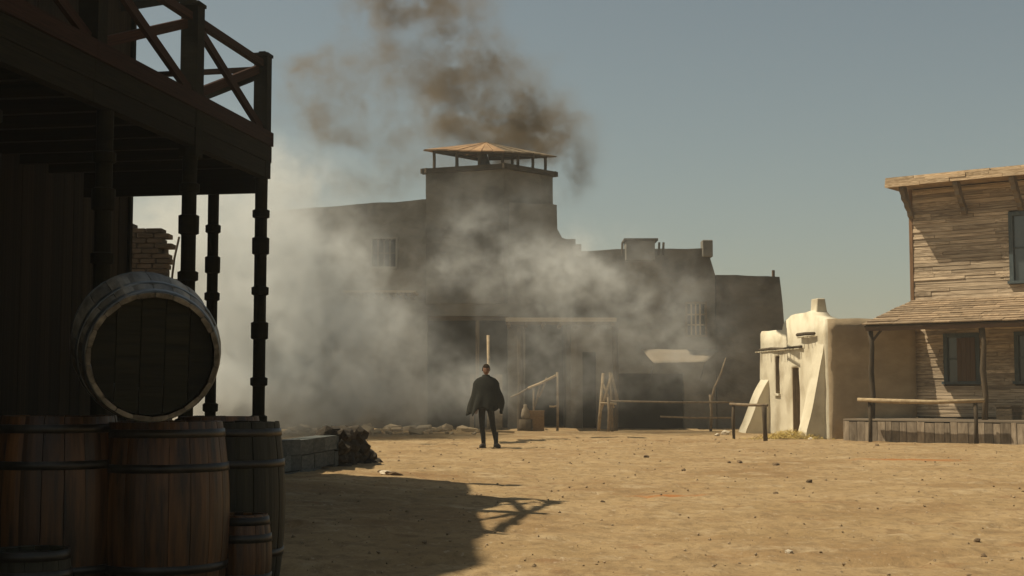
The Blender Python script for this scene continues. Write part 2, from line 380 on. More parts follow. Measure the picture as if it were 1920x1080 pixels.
fort_wall_block(fort, 'front_wall', [(478,399),(600,389),(700,381),(798,374),(1037,383),(1043,384),(1044,428),(1062,462),(1080,490)], FY, 7.5,
                [h_win1, h_door, h_gate, h_win3, h_log], 1)
for h, b in ((h_win1, 3), (h_win3, 2)): barred_window(fort, h, FY, b)
MB().box((h_door[0]+.01, FY+.2, -.1), (h_door[1]-.01, FY+.27, h_door[3]-.01)).build('door', M['fortwood'], fort)
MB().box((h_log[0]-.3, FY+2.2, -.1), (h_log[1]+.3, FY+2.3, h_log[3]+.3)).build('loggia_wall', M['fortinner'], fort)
for k in (1,):
    xk = h_log[0] + (h_log[1]-h_log[0])*.62; board('inner_post', 'fortwood', (xk-.06, FY+.5, -.1), (xk+.06, FY+.62, h_log[3]+.1), fort)
board('inner_beam', 'fortwood', (h_log[0]-.2, FY+.48, h_log[3]-.12), (h_log[1]+.2, FY+.64, h_log[3]+.05), fort)
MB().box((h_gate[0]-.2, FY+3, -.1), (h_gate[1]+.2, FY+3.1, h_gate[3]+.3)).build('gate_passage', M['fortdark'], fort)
# watchtower: four-sided body standing proud of the wall
tz = lambda px, py, Y: P(px, py, Y)
A = tz(799, 326, 44.96); B = tz(945, 316, 44.83); C = tz(1036, 331, 46.6); D = Vector((A.x + C.x - B.x, A.y + C.y - B.y, A.z))
def ring(pts, z): return [Vector((p.x, p.y, z)) for p in pts]
c4 = [A, B, C, D]; cen = sum((Vector((p.x, p.y, 0)) for p in c4), Vector()) / 4
tb = MB(); zbase = 4.0
tops = [A.z, B.z, C.z, A.z]
vv = ring(c4, zbase) + [Vector((p.x, p.y, t)) for p, t in zip(c4, tops)]
tb.add(vv, [(0,1,5,4),(1,2,6,5),(2,3,7,6),(3,0,4,7),(4,5,6,7),(3,2,1,0)])
me = tb.mesh('watchtower', M['fort']); bm = bmesh.new(); bm.from_mesh(me); bmesh.ops.subdivide_edges(bm, edges=bm.edges, cuts=6, use_grid_fill=True)
for v in bm.verts:
    q = v.co * .9; v.co += Vector((mn.noise(q), mn.noise(q + Vector((5,5,5))), .4 * mn.noise(q + Vector((9,1,2))))) * .035
bm.to_mesh(me); bm.free()
tower = obj('watchtower', me, fort)
def capbar(p, q, zo, name, m, w=.26, h=.16):
    return boardbar(name, m, Vector((p.x, p.y, zo[0])), Vector((q.x, q.y, zo[1])), w, h, tower)
for i in range(4):
    p, q = c4[i], c4[(i+1) % 4]; e = (q - p).normalized() * .13; e.z = 0
    capbar(p - e, q + e, (tops[i] + .07 + i*.004, tops[(i+1) % 4] + .07 + i*.004), 'parapet_beam', 'log')
ins = [cen + (Vector((p.x, p.y, 0)) - cen) * .88 for p in c4]
def lerp(a, b, t): return a + (b - a) * t
roofz = [tz(803,283,45.3).z, tz(945,277,44.3).z, tz(1030,293,46.8).z]; roofz.append(roofz[0])
posts = [(0,1,0.0),(0,1,.33),(0,1,.66),(1,2,0),(1,2,.35),(1,2,.7),(2,3,0),(2,3,.5),(3,0,0),(3,0,.5)]
for a, b, t in posts:
    p = lerp(ins[a], ins[b], t); z0 = lerp(tops[a], tops[b], t) + .02; z1 = lerp(roofz[a], roofz[b], t) + .0
    MB().tube([(p.x, p.y, z0), (p.x+.01, p.y, (z0+z1)/2), (p.x, p.y, z1)], .055, 6).build('roof_post', M['log'], tower)
MB().lathe([(.05,0),(.22,.02),(.20,.10),(.15,.30),(.08,.42),(.03,.46)], 12, (cen.x - .2, cen.y - .4, tops[1] + .12)).build('bell', M['hoop'], tower)
MB().box((cen.x-.28, cen.y-.46, tops[1]+.57), (cen.x-.12, cen.y-.34, tops[1]+.70)).build('bell_hanger', M['log'], tower)
out = [cen + (Vector((p.x, p.y, 0)) - cen) * 1.02 for p in c4]
eav = [Vector((p.x, p.y, z)) for p, z in zip(out, roofz)]
apex = Vector((cen.x - .15, cen.y, roofz[1] + .44))
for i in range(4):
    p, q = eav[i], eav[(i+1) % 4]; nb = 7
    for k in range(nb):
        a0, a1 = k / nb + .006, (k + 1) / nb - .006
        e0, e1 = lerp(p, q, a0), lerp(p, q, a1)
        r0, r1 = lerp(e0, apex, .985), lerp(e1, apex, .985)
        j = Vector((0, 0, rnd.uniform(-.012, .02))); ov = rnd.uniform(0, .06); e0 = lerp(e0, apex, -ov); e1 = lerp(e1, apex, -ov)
        MB().prism([e0 + j, e1 + j, r1 + j, r0 + j], (0, 0, -.045)).build('roof_plank', M['orange' if i in (0, 3) else 'fortwood'], tower)  # right-hand slopes get darker timber: smoke shade put into the colour
for i in range(4):
    boardbar('eave_beam', 'log', lerp(cen, eav[i], .9) + Vector((0,0,0)) if False else Vector((ins[i].x, ins[i].y, roofz[i] - .06)), Vector((ins[(i+1)%4].x, ins[(i+1)%4].y, roofz[(i+1)%4] - .06)), .09, .09, tower)
# ledge balcony on the left of the fort
p0, p1 = P(655, 548, 44.0), P(772, 548, 44.0)
for k in range(9):
    x = p0.x + (p1.x - p0.x) * k / 8; board('ledge_joist', 'fortwood', (x-.05, 43.6, p0.z-.16), (x+.05, FY+.05, p0.z-.045), fort)
board('ledge_plank', 'fortlit', (p0.x-.15, 43.55, p0.z-.04), (p1.x+.15, 43.98, p0.z+.03), fort)
board('ledge_plank', 'fortlit', (p0.x-.15, 44.0, p0.z-.04), (p1.x+.15, 44.45, p0.z+.026), fort)
board('ledge_plank', 'fortlit', (p0.x-.15, 44.47, p0.z-.04), (p1.x+.15, 44.94, p0.z+.02), fort)
for k in range(9):
    x = p0.x + (p1.x - p0.x) * k / 8
# gate portico: beam on posts with a flat log roof
p0, p1 = P(948, 600, 42.9), P(1156, 601, 42.9)
port = tag(empty('gate_portico'), 'flat roofed timber portico with a front beam toned as sunlit before the fort gate', 'portico')
board('front_beam', 'fortlit', (p0.x, 42.82, p0.z-.05), (p1.x, 42.98, p0.z+.07), port)
for k in range(7):
    x = p0.x + .1 + (p1.x - p0.x - .2) * k / 6
    MB().tube([(x, 42.99, p0.z-.12), (x, FY-.03, p0.z-.12)], .06, 7).build('roof_log', M['fortwood'], port)
for k in range(4): board('roof_plank', 'fortwood', (p0.x, 43.0 + k*.5, p0.z-.05), (p1.x, 43.48 + k*.5, p0.z-.01 + .005*(k % 2)), port)
for px in (975, 1153):
    q = P(px, 700, 42.9); MB().tube([(q.x, 42.9, -.2), (q.x+.02, 42.9, 1.7), (q.x, 42.9, p0.z-.19)], .085, 8, .2, px).build('post', M['log'], port)
HY = 45.06
# second block with belfry stump
hall = tag(empty('adobe_hall'), 'dark adobe hall with square corner chimneys and a barred window, right of the watchtower', 'building')
h_w = wrect(1289, 570, 1321, 628, HY); h_d = wrect(1160, 700, 1282, 812, HY); h_d2 = wrect(1092, 660, 1118, 812, HY)
fort_wall_block(hall, 'front_wall', [(1075,474),(1090,470),(1200,467),(1326,466),(1341,515)], HY, 7, [h_w, h_d, h_d2], 3)
fw = barred_window(hall, h_w, HY, 3, 'fortwood', .07, 2, 'palelog')
fw.name = 'window'
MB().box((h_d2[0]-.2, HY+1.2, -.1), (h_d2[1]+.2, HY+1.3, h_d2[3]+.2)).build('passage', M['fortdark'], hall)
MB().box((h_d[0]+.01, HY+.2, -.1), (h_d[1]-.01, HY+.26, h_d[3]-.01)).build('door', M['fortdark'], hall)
for (a, b, t) in ((1073, 1090, 458), (1317, 1336, 450)):
    q0 = P(a, 476, HY); q1 = P(b, t, HY)
    MB().box((q0.x, HY-.06, q0.z-.1), (q1.x, HY+.44, q1.z)).build('chimney', M['fort'], hall, bevel=.02)
q0 = P(1174, 470, 44.6); q1 = P(1228, 451, 44.6)
MB().box((q0.x, 44.6, q0.z-.3), (q1.x, 45.5, q1.z)).build('roof_hatch', M['fort'], hall, bevel=.02)
MB().box((q0.x-.06, 44.56, q1.z+.003), (q1.x+.1, 45.54, q1.z+.07)).build('hatch_lid', M['log'], hall)
for px in (1166, 1235, 1243):
    q = P(px, 458, 44.7); MB().tube([(q.x, 44.7, q.z-.35), (q.x+.02, 44.7, q.z+.06)], .04, 6).build('roof_stake', M['log'], hall)
WY = HY + .22
wing = tag(empty('adobe_wing'), 'plain dark adobe wing with a battered right edge, lowest of the fort buildings', 'building')
w0 = P(1342, 515, WY); w1 = P(1462, 519, WY); w2 = P(1480, 700, WY)
us = fr(w0.x, w2.x, .35)
slope = (w2.x - w1.x) / (w1.z - w2.z)
us = sorted(set(us + [w1.x])); ww = cell_wall(us[:us.index(w1.x)+1], lambda u: w0.z + (w1.z - w0.z) * (u - w0.x) / (w1.x - w0.x), [], .35, .02, 6, .4, z0=-.2)
for i, v in enumerate(ww.v):        # batter: push the right edge outward towards the foot
    t = (v[0] - w0.x) / (w1.x - w0.x); ww.v[i] = (v[0] + max(0, t) * slope * (w1.z - v[2]), v[1], v[2])
ww.build('front_wall', M['fort'], wing, loc=(0, WY, 0))
MB().add([(w1.x, WY+.36, w1.z), (w1.x, 50, w1.z), (w1.x + slope*w1.z, 50, 0), (w1.x + slope*w1.z, WY+.36, 0), (w1.x-.3, WY+.36, w1.z), (w1.x-.3, 50, w1.z), (w1.x-.3, 50, 0), (w1.x-.3, WY+.36, 0)],
         [(0,1,2,3),(4,7,6,5),(0,4,5,1),(3,2,6,7),(1,5,6,2),(0,3,7,4)]).build('side_wall', M['fort'], wing)
MB().box((w0.x, WY+.37, w1.z-.5), (w1.x-.32, 50, w1.z-.3)).build('roof', M['fort'], wing)
MB().box((w0.x, 50.003, -.2), (w1.x, 50.3, w1.z-.1)).build('back_wall', M['fort'], wing)
q = P(1450, 512, WY+.3); MB().tube([(q.x, WY+.3, q.z-.3), (q.x, WY+.3, q.z+.09)], .05, 7).build('chimney_pipe', M['redshutter'], wing)
# canvas awning on the hall
a0, a1 = P(1204, 655, HY-.16), P(1347, 657, HY-.16); b0, b1 = P(1226, 681, 43.9), P(1322, 679, 43.9)
n = 10; av = []; af = []
for j in range(5):
    for i in range(n+1):
        t = i / n; s = j / 4; p = lerp(lerp(a0, a1, t), lerp(b0, b1, t), s); p.z -= .03 * math.sin(s*math.pi) + .006 * math.sin(t*19); av.append(p)
af = [(j*(n+1)+i, j*(n+1)+i+1, (j+1)*(n+1)+i+1, (j+1)*(n+1)+i) for j in range(4) for i in range(n)]
awn = tag(empty('canvas_awning'), 'sun bleached canvas awning sagging on the front of the adobe hall', 'awning')
o = MB().add(av, af).build('canvas', M['canvas'], awn, True); sm = o.modifiers.new('thickness', 'SOLIDIFY'); sm.thickness = .012
for e in (b0, b1): MB().tube([(e.x, HY-.02, e.z-.55), (e.x, e.y, e.z)], .022, 6).build('strut', M['log'], awn)

# fences and timbers before the fort
def log_line(name, pts, r, m, parent, n=7, wob=.25): return MB().tube(pts, r, n, wob, rnd.uniform(0, 99)).build(name, M[m], parent, True)
def G(px, Y): q = P(px, 700, Y); return Vector((q.x, Y, gz(q.x, Y)))
fence = tag(empty('corral_fence'), 'rough pole corral fence with two thin rails before the adobe hall', 'fence')
y_ = 41.5
for px in (1140, 1331):
    b = G(px, y_); log_line('post', [b - Vector((0,0,.15)), b + Vector((.03,0,.6)), b + Vector((0,0,1.0 + .03*(px % 3)))], .045, 'midlog', fence)
for (x0, x1, yy) in ((1145, 1376, 752), (1238, 1372, 781)):
    a = P(x0, yy, y_-.06); b = P(x1, yy+2, y_-.06); log_line('rail', [a, lerp(a, b, .5) + Vector((0,0,-.02)), b], .028, 'midlog', fence)
b = P(1331, 745, y_+.1)
log_line('forked_branch', [b - Vector((0,0,.3)), b + Vector((.12,0,.25)), b + Vector((.33,0,.7)), b + Vector((.48,0,1.15))], [.035,.03,.025,.015], 'midlog', fence)
gate = tag(empty('timber_gateway'), 'pair of tall crossed timbers forming an open gateway at the end of the corral fence', 'gateway')
for (pa, pb, ya, yb, m) in ((1122,1131,812,700,'palelog'),(1148,1144,812,698,'midlog'),(1126,1147,770,702,'palelog'),(1150,1130,765,720,'palelog'),(1158,1146,752,700,'midlog')):
    a = P(pa, ya, 42.0 + rnd.uniform(-.1,.1)); b = P(pb, yb, 42.0); a.z = max(a.z, 0.0) if ya > 800 else a.z
    log_line('timber', [a, lerp(a, b, .5), b], .045, m, gate)
a = P(1126, 756, 41.9); b = P(1156, 757, 41.9); log_line('crosspiece', [a, b], .035, 'palelog', gate)
lean = tag(empty('collapsed_lean_to'), 'broken pole lean-to with a slanting pale rafter beside the gate post', 'shelter')
for (pa, ya, pb, yb, r, m) in ((990,728,1042,704,.04,'palelog'),(1045,812,1045,698,.04,'midlog'),(1010,745,1025,708,.03,'midlog'),(1000,770,1012,722,.03,'midlog'),(1030,762,1046,760,.03,'palelog'),(957,745,990,728,.025,'midlog'),(1000,812,1000,728,.04,'midlog')):
    a = P(pa, ya, 42.2); b = P(pb, yb, 42.2); log_line('pole', [a, lerp(a, b, .5) + Vector((.01,0,-.02)), b], r, m, lean)
# hay bale heap / crate by the gate post
cb = G(1001, 42.0)
cr_ = tag(empty('wooden_crate', cb), 'ochre slatted wooden crate on the ground under the broken lean-to', 'crate')
for k in range(5): board('slat', 'ochre', (-.27, -.2, .02+k*.115), (.27, -.17, .125+k*.115), cr_)
for k in range(5): board('slat', 'ochre', (-.3, -.2, .02+k*.115), (-.272, .2, .125+k*.115), cr_)
board('back_panel', 'ochre', (-.27, .17, .02), (.27, .2, .58), cr_); board('side_panel', 'ochre', (.272, -.2, .02), (.3, .2, .58), cr_)
board('lid', 'ochre', (-.31, -.21, .584), (.31, .21, .62), cr_)
sk = G(985, 41.8)
tag(MB().lathe([(.02,.0),(.11,.02),(.13,.12),(.10,.28),(.05,.36),(.06,.42),(.02,.43)], 10, sk + Vector((0,0,.35))).build('pale_sack', M['canvas'], None, True), 'small pale sack leaning on the gate post by the crate', 'sack')
tag(MB().lathe([(.04,0),(.2,.01),(.22,.1),(.2,.34),(.02,.35)], 9, sk).build('stump', M['log'], None, True), 'short tree stump under the pale sack', 'stump')
# pale loose post standing against the fort wall
q = G(915, 44.6); t = P(915, 628, 44.6); tag(log_line('leaning_pole', [q, Vector((q.x+.03, 44.7, 1.5)), Vector((t.x, 44.85, t.z))], .05, 'palelog', None), 'tall pale pole propped upright against the fort wall above the man', 'pole')
# shutters leaning by the window behind the man
for (px0, px1, lab) in ((881, 889, 'narrow pale board propped on the fort wall, left of the man'), (925, 942, 'wide pale board propped on the fort wall, right of the man')):
    a = G(px0, 44.5); b = G(px1, 44.5); o = MB().prism([(a.x,44.5,0),(b.x,44.5,0),(b.x,44.84,P(px1,702,44.84).z),(a.x,44.84,P(px0,702,44.84).z)], (0,.04,0)).build('loose_board', M['fortwood']); tag(o, lab, 'board')
# rubble line of planks and stones behind the man
rub = MB()
for k in range(70):
    px = rnd.uniform(540, 905); Y = rnd.uniform(38.5, 43); c = G(px, Y); s = rnd.uniform(.05, .22)
    rub.box((-s, -s*.7, -s*.3), (s, s*.7, s*.45), Matrix.Translation(c + Vector((0,0,s*.2))) @ Euler((rnd.uniform(-.5,.5), rnd.uniform(-.5,.5), rnd.uniform(0,3))).to_matrix().to_4x4())
tag(rub.build('rubble', M['adobe'], bevel=.02), 'scattered broken adobe lumps along the foot of the fort', 'rubble', kind='stuff')
for i, (px0, py0, px1, py1, Y) in enumerate(((862,798,905,797,40),(895,800,962,804,39.2),(860,793,892,801,41))):
    a = G(px0, Y); b = G(px1, Y + .4); 
    tag(boardbar('fallen_plank', 'palelog', a + Vector((0,0,.10)), b + Vector((0,0,.05)), .2, .05, None), ['short pale plank lying flat left of the man','longest pale plank lying on the dirt behind the man','pale plank fallen askew farthest from the man'][i], 'plank')

# ================================================================== WHITE ADOBE HOUSE
K = Vector((7.96, 36.0, 0)); ha = math.atan2(.16, .987)
ado = tag(empty('white_adobe_house', K, ha), 'small adobe house with one whitewashed buttressed wall and tan end wall', 'house')
# bright wall: along local +y at x=0. Built as cell wall (u along x) then rotated into place
def swing(mb):      # u -> local y (from y=5.06 at u=0 to y=0 at u=5.06), thickness -> +x
    mb.v = [(v[1], 5.06 - v[0], v[2]) for v in mb.v]; return mb
prof = [(0, 2.86), (.1, 2.93), (1.80, 2.90), (1.92, 3.12), (2.3, 3.17), (2.6, 3.27), (3.6, 3.27), (4.1, 3.30), (4.45, 3.14), (5.06, 3.02)]
U = lambda y: 5.06 - y
holes = [(U(3.80), U(3.50), 1.15, 2.19), (U(2.48), U(1.94), -.15, 1.84)]
bw = swing(cell_wall(fr(0, 5.06, .16), lambda u: piece(u, prof), holes, .38, .022, 11, .16))
o = bw.build('whitewashed_wall', M['white'], ado, True); 
sw = cell_wall(fr(.035, 2.36, .2), lambda u: 3.03 + .02*math.sin(u*2), [], .3, .012, 15, .25)
sw.build('end_wall', M['adobe'], ado, True, loc=(0, -.07, 0))
MB().box((.402, 4.7, -.1), (2.36, 5.05, 2.8)).build('back_wall', M['adobe'], ado)
MB().box((2.06, .36, -.1), (2.36, 4.69, 2.85)).build('side_wall', M['adobe'], ado)
MB().box((.39, .36, 2.6), (2.05, 4.69, 2.72)).build('roof', M['adobe'], ado)
# dark door leaf and slit shutter deep in the openings
board('door', 'midlog', (.26, 1.96, 0), (.32, 2.46, 1.82), ado)
board('shutter', 'midlog', (.27, 3.52, 1.17), (.31, 3.78, 2.17), ado)
board('reveal_darkener', 'midlog', (-.005, 2.43, 0), (.25, 2.47, 1.83), ado); board('reveal_darkener', 'midlog', (-.005, 3.75, 1.16), (.25, 3.79, 2.18), ado)  # brown boards added over the bright reveals to make the openings look shaded
board('sill', 'white', (-.05, 3.45, 1.09), (.12, 3.85, 1.148), ado)
def buttress(y0, y1, zt, foot, bow, parent):
    n = 9; fl = []
    for k in range(n+1):
        t = k / n; z = zt * (1 - t); x = -foot * (t ** bow) - .03 * math.sin(t * 7) * t
        fl.append((x - .012, z - (.12 if k == n else 0)))
    mb = MB(); m_ = len(fl); vv = []
    for yy, sc in ((y0, 1), ((y0+y1)/2, 1.05), (y1, .97)):
        for x, z in fl: vv.append((x*sc, yy + .02*mn.noise(Vector((x*4, z*3, yy))), z))
        vv.append((.05, yy, -.12)); vv.append((.05, yy, zt))
    w = m_ + 2; ff = []
    for s in range(2):
        for k in range(m_ - 1): ff.append((s*w+k, s*w+k+1, (s+1)*w+k+1, (s+1)*w+k))
        ff.append((s*w+m_-1, s*w+m_, (s+1)*w+m_, (s+1)*w+m_-1)); ff.append((s*w+m_+1, s*w, (s+1)*w, (s+1)*w+m_+1))
    ff.append(tuple(range(w))); ff.append(tuple(reversed(range(2*w, 3*w))))
    return mb.add(vv, ff).build('buttress', M['white'], parent)
buttress(.12, .75, 2.45, .56, 1.15, ado); buttress(4.30, 5.0, 1.56, .74, .85, ado)
# chimney
MB().prism([(.06,.85,3.1),(.40,.85,3.1),(.34,.9,3.62),(.12,.9,3.62)], (0,.42,0)).build('chimney', M['white'], ado, bevel=.02)
# log ledges with rows of peg ends that throw the tick shadows
MB().tube([(-.05, 4.98, 2.40), (-.055, 4.0, 2.41), (-.05, 3.0, 2.37), (-.055, 1.62, 2.39)], .035, 8, .3, 3).build('ledge_log', M['log'], ado, True)
for k in range(13):
    y = 4.9 - k * .26; MB().tube([(.05, y, 2.345), (-.17 - .05*rnd.random(), y + rnd.uniform(-.02,.02), 2.33)], .02, 6).build('viga', M['white'], ado)
MB().tube([(-.10, 1.78, 2.70), (-.11, 1.2, 2.71), (-.10, .58, 2.69)], .045, 8, .3, 5).build('ledge_log', M['log'], ado, True)
for k in range(4):
    y = 1.6 - k * .28; MB().tube([(.05, y, 2.64), (-.18, y, 2.62)], .02, 6).build('viga', M['white'], ado)

# straw heap and pale stones at the foot
st = MB(); sc = K + Matrix.Rotation(ha, 3, 'Z') @ Vector((-.35, 1.6, 0))
for k in range(900):
    a = rnd.gauss(0, .42); b = rnd.gauss(0, .3); h = max(0, .14 - .12*abs(a) - .12*abs(b)) * rnd.random() * 1.6
    c = Vector((sc.x - .35 + a, sc.y - 1.4 + b, 0)); c.z = gz(c.x, c.y) + h + .01; d = Vector((rnd.uniform(-1,1), rnd.uniform(-1,1), rnd.uniform(-.3,.6))).normalized() * .09
    st.bar(c - d, c + d, .008, .004)
tag(st.build('straw', M['straw']), 'yellow straw strewn at the foot of the whitewashed wall', 'straw', kind='stuff')
def rock_mesh(seed, m, s=1.0, flat=.7):
    bm = bmesh.new(); bmesh.ops.create_icosphere(bm, subdivisions=2, radius=1)
    for v in bm.verts:
        n_ = mn.noise(v.co * 1.3 + Vector((seed*3.1, seed, 0))); v.co *= 1 + .45 * n_; v.co.z *= flat
    me = bpy.data.meshes.new('rock'); bm.to_mesh(me); bm.free(); me.materials.append(M[m]); return me
RM = [rock_mesh(k, 'rock') for k in range(4)]; PM = [rock_mesh(k+9, 'palerock') for k in range(3)]
def rockat(px, py, size, pale, label):
    v = (py - 740) / F; Y = EYE / v; q = P(px, py, Y); r = size / F * Y / 2
    o = obj('rock', rnd.choice(PM if pale else RM), None, (q.x, Y, gz(q.x, Y) + r * .25), (rnd.uniform(-.3,.3), rnd.uniform(-.3,.3), rnd.uniform(0,6)), (r*1.15, r, r))
    tag(o, label, 'rock', 'loose rocks on the dirt street')
for a in ((1212,858,11,0,'dark round rock on bare dirt between the man and the white house'),
          (1387,866,9,0,'right one of two small dark rocks close together in the middle of the street'),
          (1367,867,7,0,'left one of two small dark rocks close together in the middle of the street'),
          (1517,905,11,0,'flat brown rock lying nearest to the small dark rock below it'),
          (1455,923,9,0,'small dark rock just below the flat brown rock'),
          (1282,882,8,0,'tiny dark rock under the round dark rock'),
          (1130,939,8,0,'small rock just right of the railing shadow tip'),
          (1832,1013,13,0,'dark rock near the bottom right corner of the street'),
          (1644,835,7,0,'small dark rock in front of the hitching rail posts'),
          (1479,1030,14,1,'pale flat stone in the foreground dirt'),
          (1640,985,10,0,'brown rock in the right foreground, above the pale flat stone line'),
          (1455,870,12,0,'low brown clod beside the pair of dark rocks'),
          (1845,1045,11,0,'dark rock closest to the bottom right corner'),
          (1360,816,16,1,'white stone at the foot of the short hitching rail'),
          (1345,818,9,1,'small white stone left of the white stone by the short hitching rail'),
          (1730,826,12,1,'white stone lying against the porch skirt planks'),
          (1748,828,8,1,'small white stone right of the one by the porch skirt'),
          (1520,824,8,1,'small pale stone at the corner of the white adobe house')):
    rockat(*a)
gr = MB()
for k in range(2000):
    Y = 7 + 30 * rnd.random() ** 1.3; x = rnd.uniform(-.35, .40) * Y; 
    if x < -.12 * Y - .5: continue
    s = rnd.choice((.003,.004,.005,.006,.009,.013)) * (1 + Y * .03); c = Vector((x, Y, gz(x, Y) + s * .3))
    Mx = Matrix.Translation(c) @ Euler((rnd.uniform(-.6,.6), rnd.uniform(-.6,.6), rnd.uniform(0,3))).to_matrix().to_4x4()
    vs_ = [Mx @ (Vector(p) * s * rnd.uniform(.7,1.3)) for p in ((1,0,0),(0,1.1,0),(-1,0,0),(0,-.9,0),(0,0,.8),(0,0,-.8))]
    gr.add(vs_, [(0,1,4),(1,2,4),(2,3,4),(3,0,4),(1,0,5),(2,1,5),(3,2,5),(0,3,5)])
tag(gr.build('gravel', M['gravel']), 'small stones and clods strewn over the dirt street', 'gravel', kind='stuff')

# ================================================================== WOODEN HOUSE (right)
C0 = Vector((10.33, 36.5, 0)); hz = math.atan2(-.616, .788)
hs = tag(empty('wooden_house', C0, hz), 'two storey weathered plank house with a shingled porch roof at the street edge', 'house')
ZR = 6.41
MB().box((.02, .04, -.1), (7, 5, ZR)).build('wall', M['housedark'], hs)
def siding(x0, x1, z0, z1, holes):
    z = z0; rows = 0
    while z < z1 - .02:
        h = rnd.uniform(.075, .115) ; h = min(h, z1 - z)
        x = x0
        while x < x1 - .05:
            L = rnd.choice((.55, .9, 1.3, 1.8, 2.4)) * rnd.uniform(.8, 1.2); xe = min(x1, x + L)
            segs = [(x, xe)]
            for (a, b, c, d) in holes:
                if c < z + h/2 < d:
                    ns = []
                    for (s, e) in segs:
                        if e <= a or s >= b: ns.append((s, e))
                        else:
                            if s < a: ns.append((s, a))
                            if e > b: ns.append((b, e))
                    segs = ns
            for (s, e) in segs:
                if e - s < .04: continue
                d0 = rnd.uniform(.0, .022)
                o = board('board', 'board', (s + .003, -.03 - d0, z + .006), (e - .003, .035, z + h - .002), hs)
                o.rotation_euler = (R(rnd.uniform(-5, -1)), rnd.uniform(-.004, .004), 0)
            x = xe
        z += h; rows += 1
up_win = (2.50, 3.42, 3.84, 5.62); lo1 = (.78, 1.70, 1.38, 2.66); lo2 = (2.56, 3.5, 1.38, 2.66)
siding(.03, 4.3, 3.44, ZR - .03, [up_win]); siding(.03, 4.3, .56, 2.95, [lo1, lo2])
MB().box((-.06, -.06, 3.36), (.028, .06, ZR-.02)).build('corner_trim', M['corner'], hs)
MB().box((-.06, -.055, .55), (.028, .06, 3.3)).build('corner_trim', M['corner'], hs)
for (a, b, c, d), sh in ((up_win, False), (lo1, True), (lo2, False)):
    f = MB().box((a, -.075, d-.10), (b, .035, d)).box((a, -.075, c+.07), (a+.10, .035, d-.102)).box((b-.10, -.075, c+.07), (b, .035, d-.102)).build('window', M['bluetrim'], hs)
    board('sill', 'bluetrim', (a-.04, -.13, c), (b+.04, .03, c+.068), f)
    board('pane', 'glass', (a+.1, .0, c+.07), (b-.1, .012, d-.1), f)
    board('muntin', 'bluetrim', ((a+b)/2-.02, -.03, c+.07), ((a+b)/2+.02, -.003, d-.1), f)
    board('muntin', 'bluetrim', (a+.1, -.028, (c+d)/2-.02), (b-.1, -.005, (c+d)/2+.02), f)
    if sh:
        for k in range(4): board('shutter_board', 'redshutter', (a+.36+k*.115, -.1, c+.08), (a+.47+k*.115, -.08, d-.12), f)
# eave slab of rough boards
MB().box((-.34, -.78, ZR+.005), (7.4, 5.3, ZR+.10)).build('roof', M['porchroof'], hs)
for row, (z0, z1, dpt) in enumerate(((ZR-.005, ZR+.085, .0), (ZR+.09, ZR+.175, .02), (ZR+.18, ZR+.24, .05))):
    x = -.37
    while x < 5.5:
        L = rnd.uniform(.5, 1.4); board('fascia_board', 'fascia', (x, -.82 + dpt + rnd.uniform(-.02,.02), z0 + rnd.uniform(-.008,.008)), (x + L - .01, -.785 + dpt*1.0, z1), hs); x += L
    y = -.80
    while y < 4.5:
        L = rnd.uniform(.6, 1.4); board('fascia_board', 'fascia', (-.38, y + dpt, z0), (-.345, y + L - .01, z1), hs); y += L
MB().box((-.30, -.74, ZR+.101), (7.3, 5.2, ZR+.20)).build('roof_cover', M['porchroof'], hs)
for x in (.02, 1.42, 2.82, 4.2):
    pr = [(-.72, ZR-.005), (-.72, ZR-.10), (-.60, ZR-.22), (-.58, ZR-.32), (-.42, ZR-.40), (-.38, ZR-.50), (-.22, ZR-.60), (-.20, ZR-.70), (-.07, ZR-.78), (-.045, ZR-.62), (-.26, ZR-.38), (-.40, ZR-.2), (-.50, ZR-.005)]
    MB().prism([(x-.06, a, b) for a, b in pr], (.12, 0, 0)).build('eave_bracket', M['skirt'], hs)
# porch roof of lapped planks
z_e, z_w, ye, yw = 2.83, 3.52, -2.04, -.02
nrow = 11
for r_ in range(nrow):
    t0, t1 = r_ / nrow, (r_ + 1) / nrow
    ya, yb = ye + (yw - ye) * t0, ye + (yw - ye) * t1; za, zb = z_e + (z_w - z_e) * t0, z_e + (z_w - z_e) * t1
    sag = 0
    x = -.50 + .50 * (t0) + rnd.uniform(-.02, .02)
    while x < 6.0:
        L = rnd.uniform(.35, 1.1); xe = min(6.2, x + L)
        b_ = board('roof_plank', 'porchroof', (x+.004, ya-.04, (za+zb)/2-.012), (xe-.004, yb, (za+zb)/2+.014), hs)
        b_.rotation_euler = (math.atan2(z_w - z_e, yw - ye) - R(6) + rnd.uniform(-.02,.02), rnd.uniform(-.006,.006), rnd.uniform(-.008,.008))
        b_.location.z += .016 + rnd.uniform(-.006, .008)
        x = xe
MB().prism([(-.46, ye+.02, z_e-.05), (6, ye+.02, z_e-.05), (6, yw, z_w-.05), (.02, yw, z_w-.05)], (0, 0, .035)).build('porch_deck', M['housedark'], hs)
board('porch_eave', 'redshutter', (-.44, ye+.03, z_e-.14), (6, ye+.10, z_e-.051), hs)
for k in range(9): boardbar('rafter', 'housedark', (-.3+k*.7, ye+.11, z_e-.09), (-.3+k*.7, yw, z_w-.10), .06, .07, hs) if k else None
for x in (-.37, 2.43, 5.2):
    MB().tube([(x, -1.85, .5), (x+.035, -1.85, 1.1), (x-.02, -1.84, 1.7), (x+.03, -1.85, 2.3), (x-.02, -1.85, z_e-.14)], [.07,.062,.07,.06,.075], 8, .35, x).build('porch_post', M['log'], hs, True)
MB().tube([(-.36,-1.85,2.40),(-.18,-1.85,2.62),(-.10,-1.85,2.70)], .03, 6, .2).build('post_brace', M['log'], hs)
